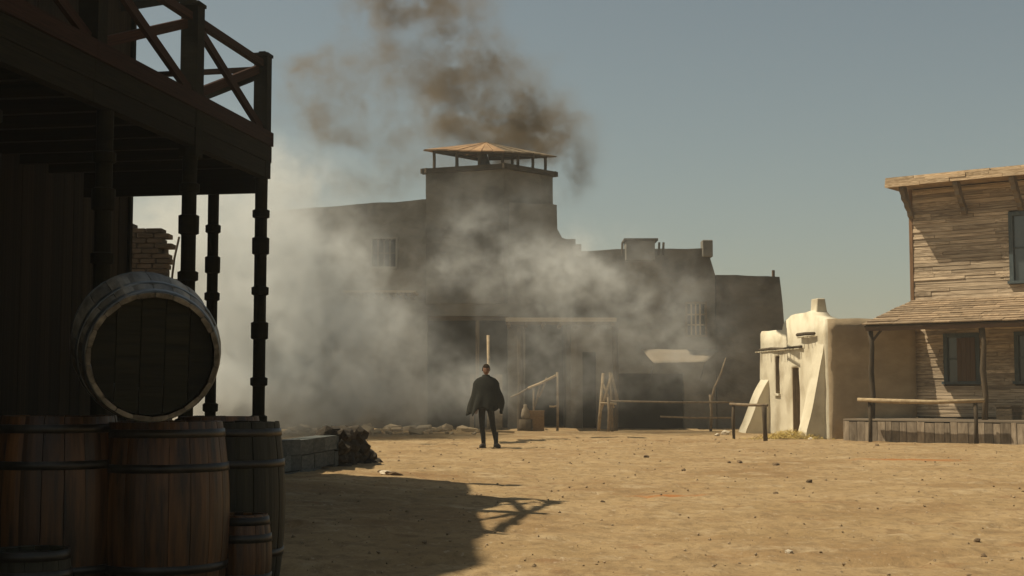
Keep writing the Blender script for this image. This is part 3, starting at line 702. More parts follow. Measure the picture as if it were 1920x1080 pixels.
# boardwalk: deck and vertical skirt planks
for k in range(10): board('deck_plank', 'skirt', (-.87, -2.44+k*.25, .485), (6.5, -2.2+k*.25, .53 - .003*(k % 3)), hs)
x = -.86
while x < 5.6:
    w = rnd.uniform(.13, .27); t = .48 - rnd.uniform(0, .03)
    board('skirt_plank', 'skirt', (x, -2.47 - rnd.uniform(0,.015), -.08), (x+w-.012, -2.44, t), hs); x += w
y = -2.42
while y < -.1:
    w = rnd.uniform(.16, .26); board('skirt_plank', 'skirt', (-.87, y, -.08), (-.84, y+w-.012, .478), hs); y += w
cb = tag(empty('storage_box', C0 + Matrix.Rotation(hz, 3, 'Z') @ Vector((2.95, -1.15, .53)), hz), 'dark low wooden box standing on the porch boardwalk', 'box')
for k in range(3): board('board', 'log', (-.4, -.25, .005+k*.1), (.4, -.22, .1+k*.1), cb)
board('side_panel', 'log', (-.4, -.218, .005), (-.37, .25, .3), cb); board('side_panel', 'log', (.37, -.218, .005), (.4, .25, .3), cb); board('lid', 'log', (-.43, -.27, .303), (.43, .27, .33), cb)
def loc_h(x, y, z=0):
    q = C0 + Matrix.Rotation(hz, 3, 'Z') @ Vector((x, y, z)); return q
hr = tag(empty('hitching_rail'), 'long pale peeled log hitching rail in front of the porch', 'hitching rail')
a, b = loc_h(-.30, -2.82, 1.0), loc_h(2.78, -2.82, .99)
MB().tube([a, lerp(a, b, .25) + Vector((0,0,-.03)), lerp(a, b, .6) + Vector((0,0,-.045)), b], [.05,.055,.05,.042], 9, .3, 4).build('rail', M['palelog'], hr, True)
for x in (-.02, 2.55):
    q = loc_h(x, -2.78); log_line('post', [q - Vector((0,0,.1)), q + Vector((.015,0,.5)), q + Vector((0,0,.95))], [.05,.045,.045], 'log', hr)
hr2 = tag(empty('hitching_rail'), 'short dark hitching rail beside the buttress of the white adobe house', 'hitching rail')
pa, pb = G(1375, 36.2), G(1434, 35.0)
pts = []
for q, r_ in ((pa, .04), (pb, .055)): log_line('post', [q - Vector((0,0,.1)), q + Vector((-.02,0,.45)), q + Vector((-.03 if r_ > .05 else 0,0,.86))], [r_, r_, r_*1.15], 'log', hr2)
log_line('rail', [pa + Vector((-.08,.05,.88)), (pa+pb)/2 + Vector((0,0,.87)), pb + Vector((.05,-.03,.88))], .035, 'midlog', hr2)

# ================================================================== SALOON GALLERY (left foreground)
DG = Vector((.1733, .9849, 0)); NG = Vector((.9849, -.1733, 0))     # along the street / towards the street
GC = Vector((-2.73, 15.37, 0)); ga = math.atan2(DG.y, DG.x) - math.pi/2
# local frame: +y along the street away from camera, +x towards the street, origin at the gallery corner
gal = tag(empty('gallery_building', GC, ga), 'dark two storey timber saloon with a railed gallery over the boardwalk', 'building')
ZU, ZF = 3.32, 3.98
ZB = 3.475
def ring_post(x, y, z0, z1, r, name='gallery_post', rings=(3.08,2.73,2.24,1.81,1.26,.85), par=gal, m='gal', wide=(2.73, 1.81)):
    prof = [(r*1.5, z0), (r*1.5, z0+.16), (r, z0+.18)]
    for z in sorted(rings):
        if z < z0 + .3 or z > z1 - .05: continue
        h = .085 if z in wide else .038
        prof += [(r*.97, z-h-.012), (r*1.34, z-h), (r*1.36, z+h), (r*.97, z+h+.012)]
    prof += [(r, z1)]
    return MB().lathe(prof, 14, (x, y, 0)).build(name, M[m], par)
ring_post(0, 0, .3, ZB-.004, .069)
ring_post(0, -1.97, .3, ZB-.004, .072); ring_post(0, -3.75, .3, ZB-.004, .072); ring_post(0, -5.55, .3, ZB-.004, .072)
ring_post(-.62, .18, .3, ZU+.2, .062, rings=(2.95,2.55,2.2,1.58,.98), wide=(2.55,))
for k in range(5): ring_post(0, -7.4 - 1.85*k, .3, ZB-.004, .072)
# fascia and gallery floor
YN = -17.0
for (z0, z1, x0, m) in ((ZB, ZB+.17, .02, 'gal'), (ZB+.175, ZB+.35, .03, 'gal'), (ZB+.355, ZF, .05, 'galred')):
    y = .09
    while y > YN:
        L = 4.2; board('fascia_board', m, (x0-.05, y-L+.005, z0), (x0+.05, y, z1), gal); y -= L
board('fascia_board', 'gal', (-2.1, .045, ZU), (-.08, .095, ZU+.3), gal); board('fascia_board', 'gal', (-1.95, .05, ZU+.305), (-.04, .11, ZF), gal)
k = 0; y = .04
while y > YN:
    board('floor_plank', 'gal', (-2.3, y-.27, ZF-.10), (-.04, y, ZF-.06), gal); y -= .275
y = -.3
while y > YN:
    board('joist', 'gal', (-2.3, y-.08, ZB+.06), (-.04, y, ZF-.103), gal); y -= .62
# building body behind the gallery (corner at y=+2.05), gable towards the street
BX = -2.5; BY1 = 2.0; BY0 = -17
ridge_y = -6.3; zc = 6.15; zp = 8.75
def rake(y): return zc + (zp - zc) * max(0.0, (BY1 - y) / (BY1 - ridge_y)) if y > ridge_y else max(5.9, zp - (ridge_y - y) * .2)
y = BY1
while y > BY0:
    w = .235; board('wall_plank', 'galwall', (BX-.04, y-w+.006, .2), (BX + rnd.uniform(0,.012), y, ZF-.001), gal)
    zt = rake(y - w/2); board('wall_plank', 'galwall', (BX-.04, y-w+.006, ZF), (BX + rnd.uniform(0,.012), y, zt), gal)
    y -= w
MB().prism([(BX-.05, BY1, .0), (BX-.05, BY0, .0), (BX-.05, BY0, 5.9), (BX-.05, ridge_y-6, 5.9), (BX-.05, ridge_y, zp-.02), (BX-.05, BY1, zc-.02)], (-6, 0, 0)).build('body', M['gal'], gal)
MB().box((BX-.02, BY1+.003, 0), (BX+.05, BY1+.07, zc)).build('corner_board', M['gal'], gal)
# gable roof planes
for (ya, yb, za, zb) in ((BY1+.15, ridge_y, zc-.03, zp+.02), (ridge_y-6.6, ridge_y, 5.75, zp+.02)):
    MB().prism([(BX+.10, ya, za), (BX+.10, yb, zb), (BX-6.2, yb, zb), (BX-6.2, ya, za)], (0, 0, .08)).build('roof', M['gal'], gal)
MB().prism([(BX+.08, BY1-.45, zc-.3), (BX+.95, BY1-.02, zc-.06), (BX+.08, BY1+.1, zc-.02)], (0, 0, .10)).build('cornice_bracket', M['gal'], gal)
# unseen block added nearer than the railing to shade barrels and ground
ey = -7.0
MB().box((-2.2, BY0, ZF+.01), (-.03, ey, 6.5)).build('shade_block', M['gal'], gal)
MB().prism([(-2.3, ey+.1, 6.51), (.25, ey+.1, 6.51), (.25, BY0, 6.51), (-2.3, BY0, 6.51)], (0,0,.1)).build('shade_block_roof', M['gal'], gal)
# door and window in the lower wall
for (y0, y1, z0, z1, nm) in ((-3.0, -2.1, .45, 2.5, 'door'), (-5.3, -4.4, 1.1, 2.4, 'window')):
    f = MB().box((BX+.015, y0-.08, z0), (BX+.07, y0, z1+.08)).box((BX+.015, y1, z0), (BX+.07, y1+.08, z1+.08)).box((BX+.015, y0+.002, z1), (BX+.07, y1-.002, z1+.08)).build(nm, M['galred'], gal)
    board('panel', 'gal' if nm == 'door' else 'glass', (BX+.016, y0, z0), (BX+.035, y1, z1), f)
# railing
def sqpost(x, y, z0, z1, w, m='gal'):
    o = MB().box((x-w/2, y-w/2, z0), (x+w/2, y+w/2, z1)).box((x-w/2-.012, y-w/2-.012, z1+.003), (x+w/2+.012, y+w/2+.012, z1+.035)).box((x-w/4, y-w/4, z1+.036), (x+w/4, y+w/4, z1+.06)).build('rail_post', M[m], gal)
    return o
ZT = 4.79
sqpost(0, 0, ZB-.002, ZT+.02, .15); sqpost(0, -1.95, ZF-.6, ZT+.05, .17); sqpost(0, -4.0, ZF-.1, ZT+.05, .17); sqpost(0, -6.0, ZF-.1, ZT+.05, .17)
sqpost(-2.05, .12, ZF-.05, ZT-.02, .15)
def panel(y0, y1, x=0):
    boardbar('top_rail', 'galred', (x, y0, ZT-.06), (x, y1, ZT-.06), .07, .075, gal)
    boardbar('brace', 'galred', (x+.012, y0, ZF+.02), (x+.012, y1, ZT-.13), .045, .09, gal)
    boardbar('brace', 'galred', (x-.034, y0, ZT-.13), (x-.034, y1, ZF+.02), .045, .09, gal)
panel(-.08, -1.86); panel(-2.04, -3.9); panel(-4.1, -5.9)
boardbar('top_rail', 'galred', (-.08, .05, ZT-.10), (-1.97, .12, ZT-.10), .07, .05, gal)
boardbar('brace', 'gal', (-.08, .06, ZT-.16), (-1.97, .12, ZF+.02), .045, .085, gal); boardbar('brace', 'gal', (-.08, .015, ZF+.02), (-1.97, .075, ZT-.16), .045, .085, gal)
# boardwalk platform under the gallery
board('boardwalk_deck', 'gal', (-2.25, BY0, .24), (.1, .4, .31), gal)
y = .4
while y > -10:
    board('skirt_plank', 'gal', (.05, y-.3, -.1), (.09, y-.008, .238), gal); y -= .3

# low whitewashed block wall and rubble end beyond the gallery
lw = tag(empty('low_wall'), 'low shaded block wall with a broken rubble end at the edge of the street', 'wall')
p0 = Vector((-2.86, 17.0, 0)); p1 = Vector((-2.42, 20.0, 0)); dl = (p1 - p0).normalized(); nl = Vector((dl.y, -dl.x, 0)); lang = math.atan2(dl.y, dl.x)
Lw = (p1 - p0).length
for row in range(3):
    s = -.25 * (row % 2)
    while s < Lw - .05:
        L = rnd.uniform(.42, .62); a = max(0, s); b = min(Lw, s + L) - .015
        if b - a > .08:
            c = p0 + dl * (a + b) / 2 + nl * rnd.uniform(0, .02); h = .19
            obj('block', ubox('stone'), lw, (c.x - nl.x*.15, c.y - nl.y*.15, gz(c.x, c.y) - .17 + row * .198 + h/2), (rnd.uniform(-.01,.01), rnd.uniform(-.01,.01), lang + rnd.uniform(-.01,.01)), (b - a, .3, h))
        s += L
DM = [rock_mesh(k+20, 'darkstone', flat=.85) for k in range(4)]
rb = random.Random(3)
ends = [(0, .56), (.35, .66), (.7, .70), (.95, .60), (1.2, .36), (1.55, .25), (1.85, .1)]
s = 0.0
while s < 1.9:
    top = piece(s, ends); z = .06
    while z < top:
        for w in (-.12, .06):
            r_ = rb.uniform(.11, .17); c = p1 + dl * (s + rb.uniform(-.05,.05)) + nl * (w - .05)
            obj('stone', rb.choice(DM), lw, (c.x, c.y, gz(c.x, c.y) + z - .13), (rb.uniform(-.4,.4), rb.uniform(-.4,.4), rb.uniform(0,6)), (r_*1.25, r_, r_*.95))
        z += .16
    s += .19
for i, (px, py, w_, lab) in enumerate(((716, 884, 13, 'small broken board lying on the dirt past the rubble wall'), (728, 889, 18, 'wide broken slab on the dirt just beyond the rubble wall'), (738, 891, 14, 'dark flat lump at the tip of the debris beyond the rubble wall'))):
    Y = (EYE - .08) * F / (py - 740); q = P(px, py, Y); z = gz(q.x, Y)
    o = obj('debris_slab', PM[1] if i == 1 else RM[i], None, (q.x, Y, z + .02), (.1*i, .1, i), (w_/F*Y/1.6, .12, .05)); tag(o, lab, 'debris', 'debris beyond the rubble wall')

# ruined mud brick wall seen between the posts
ruin = tag(empty('ruined_brick_wall', (P(232,500,24).x, 24, 0)), 'ruined mud brick wall with a ragged top between the gallery posts', 'wall')
bmesh_b = MB().box((-.5,-.5,-.5), (.5,.5,.5)).mesh('brick', M['brick'], bevel=.06)
def wx(px, py): q = P(px, py, 24); return q.x - ruin.location.x, q.z
tp = [(wx(225,418)[0], wx(225,418)[1]), (wx(262,424)[0], wx(262,424)[1]), (wx(275,427)[0], wx(275,427)[1]), (wx(300,436)[0], wx(300,436)[1]), (wx(318,448)[0], wx(318,448)[1]), (wx(322,470)[0], wx(322,470)[1])]
xr = wx(324, 480)[0]; bh, bl = .078, .30
zb = 2.3; row = 0
MB().prism([(-.6, .05, 1.9), (xr-.07, .05, 1.9), (tp[4][0]-.1, .05, tp[4][1]-.12), (tp[2][0], .05, tp[2][1]-.12), (-.6, .05, tp[0][1]-.1)], (0, .3, 0)).build('core', M['brick'], ruin)
for rr in range(26):
    z = 1.95 + rr * (bh + .008); x = -.5 - (.15 if rr % 2 else 0)
    while x < xr + .05:
        xe = x + bl * rnd.uniform(.85, 1.1)
        if z + bh/2 < piece((x+xe)/2, tp) + rnd.uniform(-.03, .02) and (x + xe)/2 < xr + rnd.uniform(-.08, .06):
            obj('brick', bmesh_b, ruin, ((x+xe)/2, rnd.uniform(-.012,.012), z + bh/2), (0, rnd.uniform(-.02,.02), rnd.uniform(-.03,.03)), (xe - x - .012, .35, bh))
        x = xe
MB().prism([(-.6, -.17, -.2), (xr, -.17, -.2), (xr, -.17, 1.94), (-.6, -.17, 1.94)], (0, .35, 0)).build('base', M['brick'], ruin)
a = P(327, 484, 23.6); b = P(336, 444, 23.6)
tag(log_line('leaning_pole', [Vector((a.x-.35, 23.6, 0)), a, b], .02, 'log', None), 'thin dark pole leaning at the broken end of the mud brick wall', 'pole')

# ================================================================== BARRELS
def barrel(name, label, H, rh, rb_, m, loc, rot=(0,0,0), ns=20, hoops=(.06,.24,.76,.94), hoopm='hoop', group='wooden barrels in the foreground', cat='barrel', seed=0, headrec=.035, headm='head'):
    r_ = random.Random(seed + 5)
    root = empty(name, loc); root.rotation_euler = rot; tag(root, label, cat, group)
    def rad(t): return rh + (rb_ - rh) * (1 - (2*t - 1) ** 2)
    n = 12; wd = math.pi * 2 / ns
    mb = MB(); th = .017; vv = []
    for i in range(n + 1):
        t = i / n; R0 = rad(t); z = H * t
        for (aa, rr) in ((-.488, 0), (-.25, .003), (0, .004), (.25, .003), (.488, 0)): vv.append(((R0+rr) * math.cos(aa*wd), (R0+rr) * math.sin(aa*wd), z))
        for aa in (.485, -.485): vv.append(((R0-th) * math.cos(aa*wd), (R0-th) * math.sin(aa*wd), z))
    ff = []
    for i in range(n):
        for k in range(7): k2 = (k+1) % 7; ff.append((i*7+k, i*7+k2, (i+1)*7+k2, (i+1)*7+k))
    ff.append(tuple(reversed(range(7)))); ff.append(tuple(range(n*7, n*7+7)))
    sm_ = mb.add(vv, ff).mesh('stave', M[m])
    for k in range(ns):
        s = 1 + r_.uniform(-.010, .012)
        obj('stave', sm_, root, (0, 0, r_.uniform(-.003,.003)), (0, 0, k * wd + r_.uniform(-.004,.004)), (s, s, 1))
    for t in hoops:
        w = .022; pr = []
        for e in (-1, 1):
            tt = t + e * w / H; pr.append((rad(tt) + .0065, H * tt))
        pr = [(pr[0][0]-.006, pr[0][1])] + [(pr[0][0]+.002, pr[0][1]+.001), (pr[1][0]+.002, pr[1][1]-.001)] + [(pr[1][0]-.006, pr[1][1])]
        q = MB(); nn = 40; vs2 = []
        for (r2, z2) in pr:
            for k in range(nn): a = 2*math.pi*k/nn; vs2.append((r2*math.cos(a), r2*math.sin(a), z2))
        q.add(vs2, [((i)*nn+k, (i)*nn+(k+1)%nn, (i+1)%4*nn+(k+1)%nn, (i+1)%4*nn+k) for i in range(4) for k in range(nn)]).build('hoop', M[hoopm], root, True)
    for zz, sg in ((H - headrec, 1), (headrec, -1)):
        hd = empty('head', (0, 0, zz)); hd.parent = root; R1 = rh - th - .002; nb = 5
        for k in range(nb):
            x0 = -R1 + 2*R1*k/nb + .002; x1 = -R1 + 2*R1*(k+1)/nb - .002; up = []; dn = []
            for j in range(7):
                x = x0 + (x1-x0)*j/6; y = math.sqrt(max(0, R1*R1 - x*x)); up.append((x, y, 0)); dn.append((x, -y, 0))
            MB().prism(up + dn[::-1], (0, 0, .016 * -sg + r_.uniform(-.002,.002))).build('head_board', M[headm], hd)
    return root
def bxy(px, Y): return Vector((P(px, 800, Y).x, Y, 0))
BH = .99
def place(px, Y, z0=None):
    c = bxy(px, Y); c.z = gz(c.x, c.y) if z0 is None else z0; return c
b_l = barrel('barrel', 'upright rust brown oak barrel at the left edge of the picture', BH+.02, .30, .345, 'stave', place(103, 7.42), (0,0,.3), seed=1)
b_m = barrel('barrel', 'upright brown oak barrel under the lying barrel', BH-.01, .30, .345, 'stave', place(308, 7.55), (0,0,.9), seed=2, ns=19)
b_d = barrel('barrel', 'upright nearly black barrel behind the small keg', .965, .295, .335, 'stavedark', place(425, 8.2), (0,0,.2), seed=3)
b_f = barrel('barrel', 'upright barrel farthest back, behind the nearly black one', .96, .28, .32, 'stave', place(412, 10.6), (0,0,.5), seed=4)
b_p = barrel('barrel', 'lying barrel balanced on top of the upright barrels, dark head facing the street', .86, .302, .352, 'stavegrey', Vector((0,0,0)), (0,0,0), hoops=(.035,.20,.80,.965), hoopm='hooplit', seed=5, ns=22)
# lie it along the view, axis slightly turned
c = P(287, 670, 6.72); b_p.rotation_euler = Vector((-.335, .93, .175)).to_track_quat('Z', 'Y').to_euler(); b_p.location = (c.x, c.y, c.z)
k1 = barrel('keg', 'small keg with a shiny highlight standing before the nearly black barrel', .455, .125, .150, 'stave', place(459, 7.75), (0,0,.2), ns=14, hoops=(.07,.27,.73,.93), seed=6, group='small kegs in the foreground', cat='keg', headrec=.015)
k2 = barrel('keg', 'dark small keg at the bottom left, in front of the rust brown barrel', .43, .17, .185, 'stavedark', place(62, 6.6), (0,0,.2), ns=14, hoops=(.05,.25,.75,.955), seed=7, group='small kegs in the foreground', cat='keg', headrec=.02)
for r_ in (b_l, b_m, b_d, b_f):
    r_.location.z = 0.0

# ================================================================== THE MAN
px_m = 911; Ym = EYE * F / (838 - 740) * 1.0
mc = P(px_m, 838, Ym); mc.z = gz(mc.x, Ym)
man = tag(empty('person', mc), 'man with short dark hair in a dark poncho and black trousers standing in the street', 'person')
sc_ = 1.765 / 1.80
def skin_body(name, joints, edges, m, parent, root=0, levels=2):
    me = bpy.data.meshes.new(name); me.from_pydata([j[0] for j in joints], edges, []); me.materials.append(M[m])
    o = bpy.data.objects.new(name, me); link(o, parent)
    sk_ = o.modifiers.new('skin', 'SKIN'); sk_.use_smooth_shade = True
    for i, j in enumerate(joints):
        r = j[1] if hasattr(j[1], '__len__') else (j[1], j[1]); me.skin_vertices[0].data[i].radius = r
    me.skin_vertices[0].data[root].use_root = True
    s = o.modifiers.new('sub', 'SUBSURF'); s.levels = levels; s.render_levels = levels
    return o
# the figure faces the camera (-y); x>0 is picture right
J = [((0,0,.96),(.15,.11)), ((0,0,1.10),(.14,.10)), ((.0,.0,1.28),(.165,.11)), ((0,0,1.42),(.15,.09)), ((0,.0,1.52),(.055,.055)), ((0,-.01,1.60),(.058,.065)),
     ((-.09,0,.90),(.095,.095)), ((-.085,-.02,.50),(.062,.062)), ((-.055,.0,.10),(.045,.045)),
     ((.09,0,.90),(.095,.095)), ((.15,-.02,.50),(.062,.062)), ((.225,.0,.10),(.045,.045)),
     ((-.19,0,1.42),(.06,.06)), ((-.26,.02,1.14),(.045,.045)), ((-.22,-.10,.93),(.033,.033)), ((-.21,-.13,.86),(.03,.02)),
     ((.19,0,1.42),(.06,.06)), ((.31,.03,1.17),(.045,.045)), ((.22,-.10,1.02),(.033,.033)), ((.17,-.14,.98),(.03,.02))]
E = [(0,1),(1,2),(2,3),(3,4),(4,5),(0,6),(6,7),(7,8),(0,9),(9,10),(10,11),(3,12),(12,13),(13,14),(14,15),(3,16),(16,17),(17,18),(18,19)]
body = skin_body('body', J, E, 'trouser', man)
for sx, hx, hy, hz_ in ((-1,-.21,-.13,.86),(1,.17,-.14,.98)):      # hands: palm and five fingers, curled
    hj = [((hx,hy,hz_+.02),(.025,.02)), ((hx,hy-.015,hz_-.04),(.036,.016))]; he = [(0,1)]
    for f_ in range(4):
        fx = hx - .027 + .018*f_; L = (.062,.075,.072,.055)[f_]; b0_ = len(hj)
        hj += [((fx,hy-.018,hz_-.06),(.0085,.0085)), ((fx,hy-.03,hz_-.06-L*.55),(.008,.008)), ((fx,hy-.012,hz_-.06-L),(.007,.007))]; he += [(1,b0_),(b0_,b0_+1),(b0_+1,b0_+2)]
    b0_ = len(hj); hj += [((hx-sx*.035,hy-.02,hz_-.01),(.010,.010)), ((hx-sx*.05,hy-.04,hz_-.05),(.008,.008))]; he += [(0,b0_),(b0_,b0_+1)]
    skin_body('hand', hj, he, 'skin', man, 0, 1)
# head
bm = bmesh.new(); bmesh.ops.create_uvsphere(bm, u_segments=24, v_segments=18, radius=1)
for v in bm.verts:
    x, y, z = v.co; w = 1 - .22 * max(0, -z) ; v.co = Vector((x*.076*w, y*.095, z*.118))
    if y < 0:      # face side
        nose = math.exp(-((x*2.6)**2 + ((z+.15)*3.2)**2)); v.co.y -= .024 * nose
        eye = math.exp(-(((abs(x)-.42)*4)**2 + ((z-.08)*5)**2)); v.co.y += .012 * eye
        brow = math.exp(-((z-.28)*5)**2) * max(0, 1-abs(x)); v.co.y -= .006 * brow
        chin = math.exp(-((x*2)**2 + ((z+.8)*4)**2)); v.co.y -= .016 * chin
        mouth = math.exp(-((x*2.4)**2 + ((z+.48)*9)**2)); v.co.y += .006 * mouth
me = bpy.data.meshes.new('head'); bm.to_mesh(me); bm.free(); me.materials.append(M['skin']); me.shade_smooth()
head = obj('head', me, man, (.005, -.02, 1.685), (R(8), 0, R(6)))
for s in (-1, 1):
    obj('ear', rock_mesh(30+s, 'skin'), head, (s*.076, .01, -.01), (0,0,0), (.01,.02,.03))
    MB().lathe([(.001,-.011),(.008,-.007),(.011,0),(.008,.007),(.001,.011)], 8).build('eye', M['hair'], head, True, loc=(s*.032, -.082, .012))
bm = bmesh.new(); bmesh.ops.create_uvsphere(bm, u_segments=28, v_segments=20, radius=1)
for v in list(bm.verts):
    x, y, z = v.co
    if z < -.25 or (y < -.35 and z < .32) : bm.verts.remove(v); continue
for v in bm.verts:
    x, y, z = v.co; n_ = mn.noise(Vector((x*5, y*5, z*3))); v.co = Vector((x*.089*(1+.08*n_), y*.106*(1+.08*n_)+.006, z*.132*(1+.07*n_)))
me = bpy.data.meshes.new('hair'); bm.to_mesh(me); bm.free(); me.materials.append(M['hair']); me.shade_smooth()
hh = obj('hair', me, head, (0,0,.004)); s_ = hh.modifiers.new('t', 'SOLIDIFY'); s_.thickness = .012
# boots
for (x, yaw) in ((-.055, -.25), (.225, .35)):
    bt = MB().tube([(0,.06,.05),(0,.0,.05),(0,-.09,.045),(0,-.18,.035),(0,-.215,.03)], [.045,.05,.052,.045,.02], 10)
    bt.tube([(0,.02,.03),(0,.01,.16),(0,.0,.34)], [.046,.048,.046], 10)
    o = bt.build('boot', M['boot'], man, True); o.location = (x, 0, 0); o.rotation_euler = (0, 0, yaw)
    MB().box((-.04,.01,0), (.04,.1,.02)).box((-.045,-.2,0), (.045,-.0,.012)).build('sole', M['boot'], o)
# poncho: cloth draped over shoulders and arms
nr, na = 26, 72; pv = []; pf = []
for i in range(nr + 1):
    s = i / nr
    for k in range(na):
        a = 2 * math.pi * k / na; ca, sa = math.cos(a), math.sin(a)
        wl_ = .075 + .20 * smooth(0, .20, s) + .075 * smooth(.15, .75, s) + (.058 * smooth(.45, 1, s) if ca < 0 else .03 * smooth(.3, .55, s) - .05 * smooth(.62, 1, s))
        wd_ = .075 + .07 * smooth(0, .3, s) + .09 * smooth(.2, 1, s)
        fold = 1 + (.05 + .10 * s) * smooth(.2, .9, s) * (math.sin(a*9 + 2.0*s) * .5 + mn.noise(Vector((ca*2.5, sa*2.5, s*.8))) * 1.0)
        hem = .92 - .05 * math.sin(a*2 + .6) ; drop = .72 + .05*math.sin(a*5+1) + (.16 * max(0, -ca) ** 8) + .05 * max(0, ca) ** 6 + .10 * math.exp(-((a - 4.0)/.18) ** 2)
        z = 1.545 - .035 * s * 0 - smooth(0, 1, s*.5) * 0 - (.10 * smooth(0, .22, s) + (drop - .10) * max(0, (s - .12) / .88))
        pv.append((ca * wl_ * fold + .005, sa * wd_ * fold - .01, z))
pf = [(i*na+k, i*na+(k+1)%na, (i+1)*na+(k+1)%na, (i+1)*na+k) for i in range(nr) for k in range(na)]
po = MB().add(pv, pf).build('poncho', M['poncho'], man, True); s_ = po.modifiers.new('t', 'SOLIDIFY'); s_.thickness = .012; s_.offset = 1
MB().lathe([(.085,1.50),(.092,1.53),(.082,1.575),(.070,1.585),(.066,1.57)], 20).build('scarf', M['poncho'], man, True)
man.scale = (sc_, sc_, sc_)

# ================================================================== SMOKE
def smoke_mat(name, col, dens, aniso=.3, ab=(0,0,0)):
    m = bpy.data.materials.new(name); m.use_nodes = True; nt = m.node_tree; n = nt.nodes; l = nt.links; n.clear()
    pv_ = n.new('ShaderNodeVolumePrincipled'); ou = n.new('ShaderNodeOutputMaterial'); l.new(pv_.outputs[0], ou.inputs['Volume'])
    pv_.inputs['Color'].default_value = (*col, 1); pv_.inputs['Density'].default_value = dens; pv_.inputs['Anisotropy'].default_value = aniso
    pv_.inputs['Absorption Color'].default_value = (*ab, 1)
    pv_.inputs['Density Attribute'].default_value = 'density'
    return m
def smoke(name, label, mn_, mx_, res, blobs, m, nscale, seed, lo, hi, warp=1.2, gain=1.0, edge=.55):
    nt = bpy.data.node_groups.new(name, 'GeometryNodeTree')
    nt.interface.new_socket('Geometry', in_out='INPUT', socket_type='NodeSocketGeometry'); nt.interface.new_socket('Geometry', in_out='OUTPUT', socket_type='NodeSocketGeometry')
    n = nt.nodes; l = nt.links
    go = n.new('NodeGroupOutput'); pos = n.new('GeometryNodeInputPosition').outputs[0]
    def vm(op, a, b):
        x = n.new('ShaderNodeVectorMath'); x.operation = op
        for i, q in enumerate((a, b)):
            if q is None: continue
            if isinstance(q, (tuple, Vector)): x.inputs[i].default_value = tuple(q)
            else: l.new(q, x.inputs[i])
        return x
    def ma(op, a, b=None, c_=None):
        x = n.new('ShaderNodeMath'); x.operation = op
        for i, q in enumerate((a, b, c_)):
            if q is None: continue
            if isinstance(q, (int, float)): x.inputs[i].default_value = q
            else: l.new(q, x.inputs[i])
        return x.outputs[0]
    off = vm('ADD', pos, (seed*13.7, seed*3.1, seed*7.7)).outputs[0]
    wn_ = n.new('ShaderNodeTexNoise'); wn_.noise_dimensions = '3D'; wn_.inputs['Scale'].default_value = nscale * .8; wn_.inputs['Detail'].default_value = 3; l.new(off, wn_.inputs['Vector'])
    wv = vm('SUBTRACT', wn_.outputs['Color'], (.5,.5,.5)).outputs[0]
    sc1 = n.new('ShaderNodeVectorMath'); sc1.operation = 'SCALE'; sc1.inputs['Scale'].default_value = warp * 2; l.new(wv, sc1.inputs[0])
    wp = vm('ADD', pos, sc1.outputs[0]).outputs[0]
    tot = None
    for (c, r, s) in blobs:
        d = vm('SUBTRACT', wp, tuple(c)).outputs[0]; d = vm('MULTIPLY', d, tuple(1.0/q for q in r)).outputs[0]
        L = vm('DOT_PRODUCT', d, d).outputs['Value']
        g_ = ma('MULTIPLY', ma('EXPONENT', ma('MULTIPLY', L, -1.3)), s)
        tot = g_ if tot is None else ma('ADD', tot, g_)
    nz_ = n.new('ShaderNodeTexNoise'); nz_.inputs['Scale'].default_value = nscale; nz_.inputs['Detail'].default_value = 7; nz_.inputs['Roughness'].default_value = .66; nz_.inputs['Distortion'].default_value = .5
    o2 = vm('ADD', off, (31.0, 7.0, 3.0)).outputs[0]; l.new(o2, nz_.inputs['Vector'])
    mr = n.new('ShaderNodeMapRange'); mr.interpolation_type = 'SMOOTHSTEP'; mr.inputs[1].default_value = lo; mr.inputs[2].default_value = hi; l.new(nz_.outputs[0], mr.inputs[0])
    n2 = n.new('ShaderNodeTexNoise'); n2.inputs['Scale'].default_value = nscale * 3.6; n2.inputs['Detail'].default_value = 4; n2.inputs['Roughness'].default_value = .6; n2.inputs['Distortion'].default_value = .8; l.new(o2, n2.inputs['Vector'])
    fine = n.new('ShaderNodeMapRange'); fine.inputs[1].default_value = .34; fine.inputs[2].default_value = .64; fine.inputs[3].default_value = .25; fine.inputs[4].default_value = 1.55; l.new(n2.outputs[0], fine.inputs[0])
    tot = ma('MULTIPLY', tot, fine.outputs[0])
    d = ma('MULTIPLY', tot, ma('ADD', ma('MULTIPLY', mr.outputs[0], 1 - edge), ma('MULTIPLY', ma('MULTIPLY', mr.outputs[0], tot), edge)))
    # fade to nothing at the faces of the domain
    sx = n.new('ShaderNodeSeparateXYZ'); l.new(pos, sx.inputs[0])
    for i in range(3):
        for (edge_, sg) in ((mn_[i], 1), (mx_[i], -1)):
            if i == 2 and sg == 1: continue
            f_ = ma('MULTIPLY', ma('SUBTRACT', sx.outputs[i], edge_), sg / 1.2); f_ = ma('MINIMUM', ma('MAXIMUM', f_, 0.0), 1.0); d = ma('MULTIPLY', d, f_)
    d = ma('MAXIMUM', ma('SUBTRACT', ma('MULTIPLY', d, gain), .012), 0.0)
    vc = n.new('GeometryNodeVolumeCube'); l.new(d, vc.inputs['Density']); vc.inputs['Min'].default_value = mn_; vc.inputs['Max'].default_value = mx_
    for i, q in enumerate(('Resolution X', 'Resolution Y', 'Resolution Z')): vc.inputs[q].default_value = res[i]
    sm_ = n.new('GeometryNodeSetMaterial'); sm_.inputs['Material'].default_value = m; l.new(vc.outputs[0], sm_.inputs[0]); l.new(sm_.outputs[0], go.inputs[0])
    me = bpy.data.meshes.new(name); me.from_pydata([tuple((a_ + b_) / 2 for a_, b_ in zip(mn_, mx_))], [], []); me.materials.append(m)
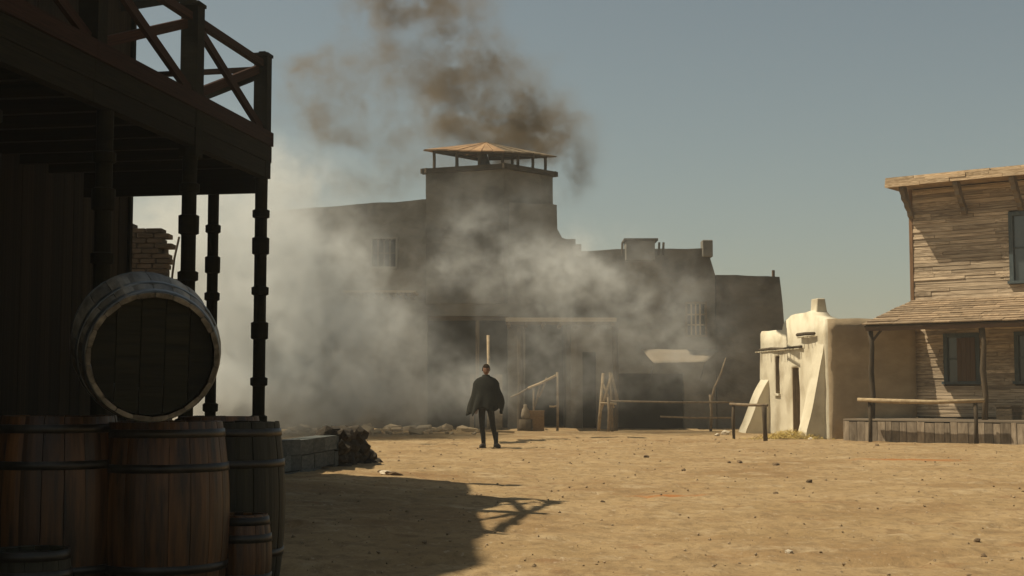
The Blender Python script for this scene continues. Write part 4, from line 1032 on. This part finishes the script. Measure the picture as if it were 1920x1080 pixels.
    o = obj(name, me); md = o.modifiers.new('smoke', 'NODES'); md.node_group = nt
    tag(o, label, 'smoke', kind='stuff'); return o
def blob(px, py, Y, rx, ry, ryd, s=1.0):
    c = P(px, py, Y); k = Y / F; return (c, (rx * k, ryd, ry * k), s)
# pale smoke rolling in front of the fort
pale = [blob(440,560,38,190,230,3.2,1.0), blob(590,690,38,170,120,3.0,1.1), blob(500,740,40,220,60,3,1.0), blob(570,520,39,130,120,2.5,.55), blob(720,670,39,130,100,2.4,.42),
        blob(400,430,42,170,180,3.5,.7), blob(700,480,40,120,80,2.5,.26), blob(900,420,41,90,60,2,.26), blob(970,490,41,120,70,2,.40), blob(850,510,40,110,60,2.2,.26),
        blob(1090,540,41,110,100,2,.38), blob(1000,370,42,60,40,1.8,.14), blob(1200,600,41,130,120,2,.34), blob(1140,490,41,90,60,2,.28), blob(1270,690,41,150,80,2,.26), blob(860,350,42,50,40,2,.10),
        blob(640,380,44,160,100,3,.22), blob(820,740,41,220,50,2.5,.36), blob(1020,640,41,170,120,2.2,.24), blob(940,740,41,140,60,2,.14), blob(1340,600,41,110,110,2,.16), blob(390,740,36,160,60,3,.9), blob(340,640,40,120,200,3,.8), blob(500,400,43,80,120,3,.5)]
mp = smoke_mat('pale_smoke', (.84,.86,.845), .95, .2)
smoke('pale_smoke', 'pale smoke drifting across the front of the fort', (-14.5,32.5,-.2), (7.5,44.0,9.5), (290,86,140), pale, mp, .62, 2, .37, .66, 1.3, 1.3)
# brown smoke climbing behind the tower
dark = [blob(1010,245,50,76,54,1.8,1.25), blob(900,225,50,92,56,1.8,1.15), blob(960,285,50,100,36,1.6,.9), blob(1045,300,50,42,64,1.5,1.0), blob(900,80,51,60,50,1.8,1.05), blob(945,115,51,46,34,1.5,.85),
        blob(985,185,50,40,40,1.5,.55), blob(820,170,51,50,60,1.6,.6), blob(850,110,51,44,50,1.6,.55), blob(830,60,51,60,50,1.6,.5), blob(790,10,52,110,36,1.8,.9), blob(700,30,52,60,30,1.6,.6), blob(690,85,52,60,26,1.6,.4),
        blob(590,225,52,44,34,1.8,.55), blob(575,118,52,80,16,1.5,.62), blob(640,262,52,50,22,1.6,.5), blob(735,255,52,60,50,2,.36), blob(545,170,52,34,44,1.6,.28), blob(610,160,52,70,34,2,.18),
        blob(700,180,52,110,60,2,.30), blob(620,340,52,110,40,2,.30), blob(760,-60,52,140,50,2,.9), blob(900,160,51,110,60,2,.4), blob(780,330,52,110,40,2,.34), blob(740,120,52,80,50,2,.26)]
md_ = smoke_mat('brown_smoke', (.28,.225,.155), 1.35, .1)
smoke('brown_smoke', 'brown smoke climbing behind and above the watchtower', (-11,46.8,5.5), (4.5,56.0,18.5), (190,70,170), dark, md_, .62, 5, .40, .61, 1.3, 1.3, .45)

# ------------------------------------------------------------------ dusty air over the whole place
hm = bpy.data.materials.new('dusty_air'); hm.use_nodes = True; hn = hm.node_tree.nodes; hn.clear()
pv_ = hn.new('ShaderNodeVolumePrincipled'); ou = hn.new('ShaderNodeOutputMaterial'); hm.node_tree.links.new(pv_.outputs[0], ou.inputs['Volume'])
pv_.inputs['Color'].default_value = (.84, .86, .82, 1); pv_.inputs['Density'].default_value = .0011; pv_.inputs['Anisotropy'].default_value = .2
tag(MB().box((-430, -50, -1.3), (430, 620, 19.5)).build('haze', hm), kind='stuff')
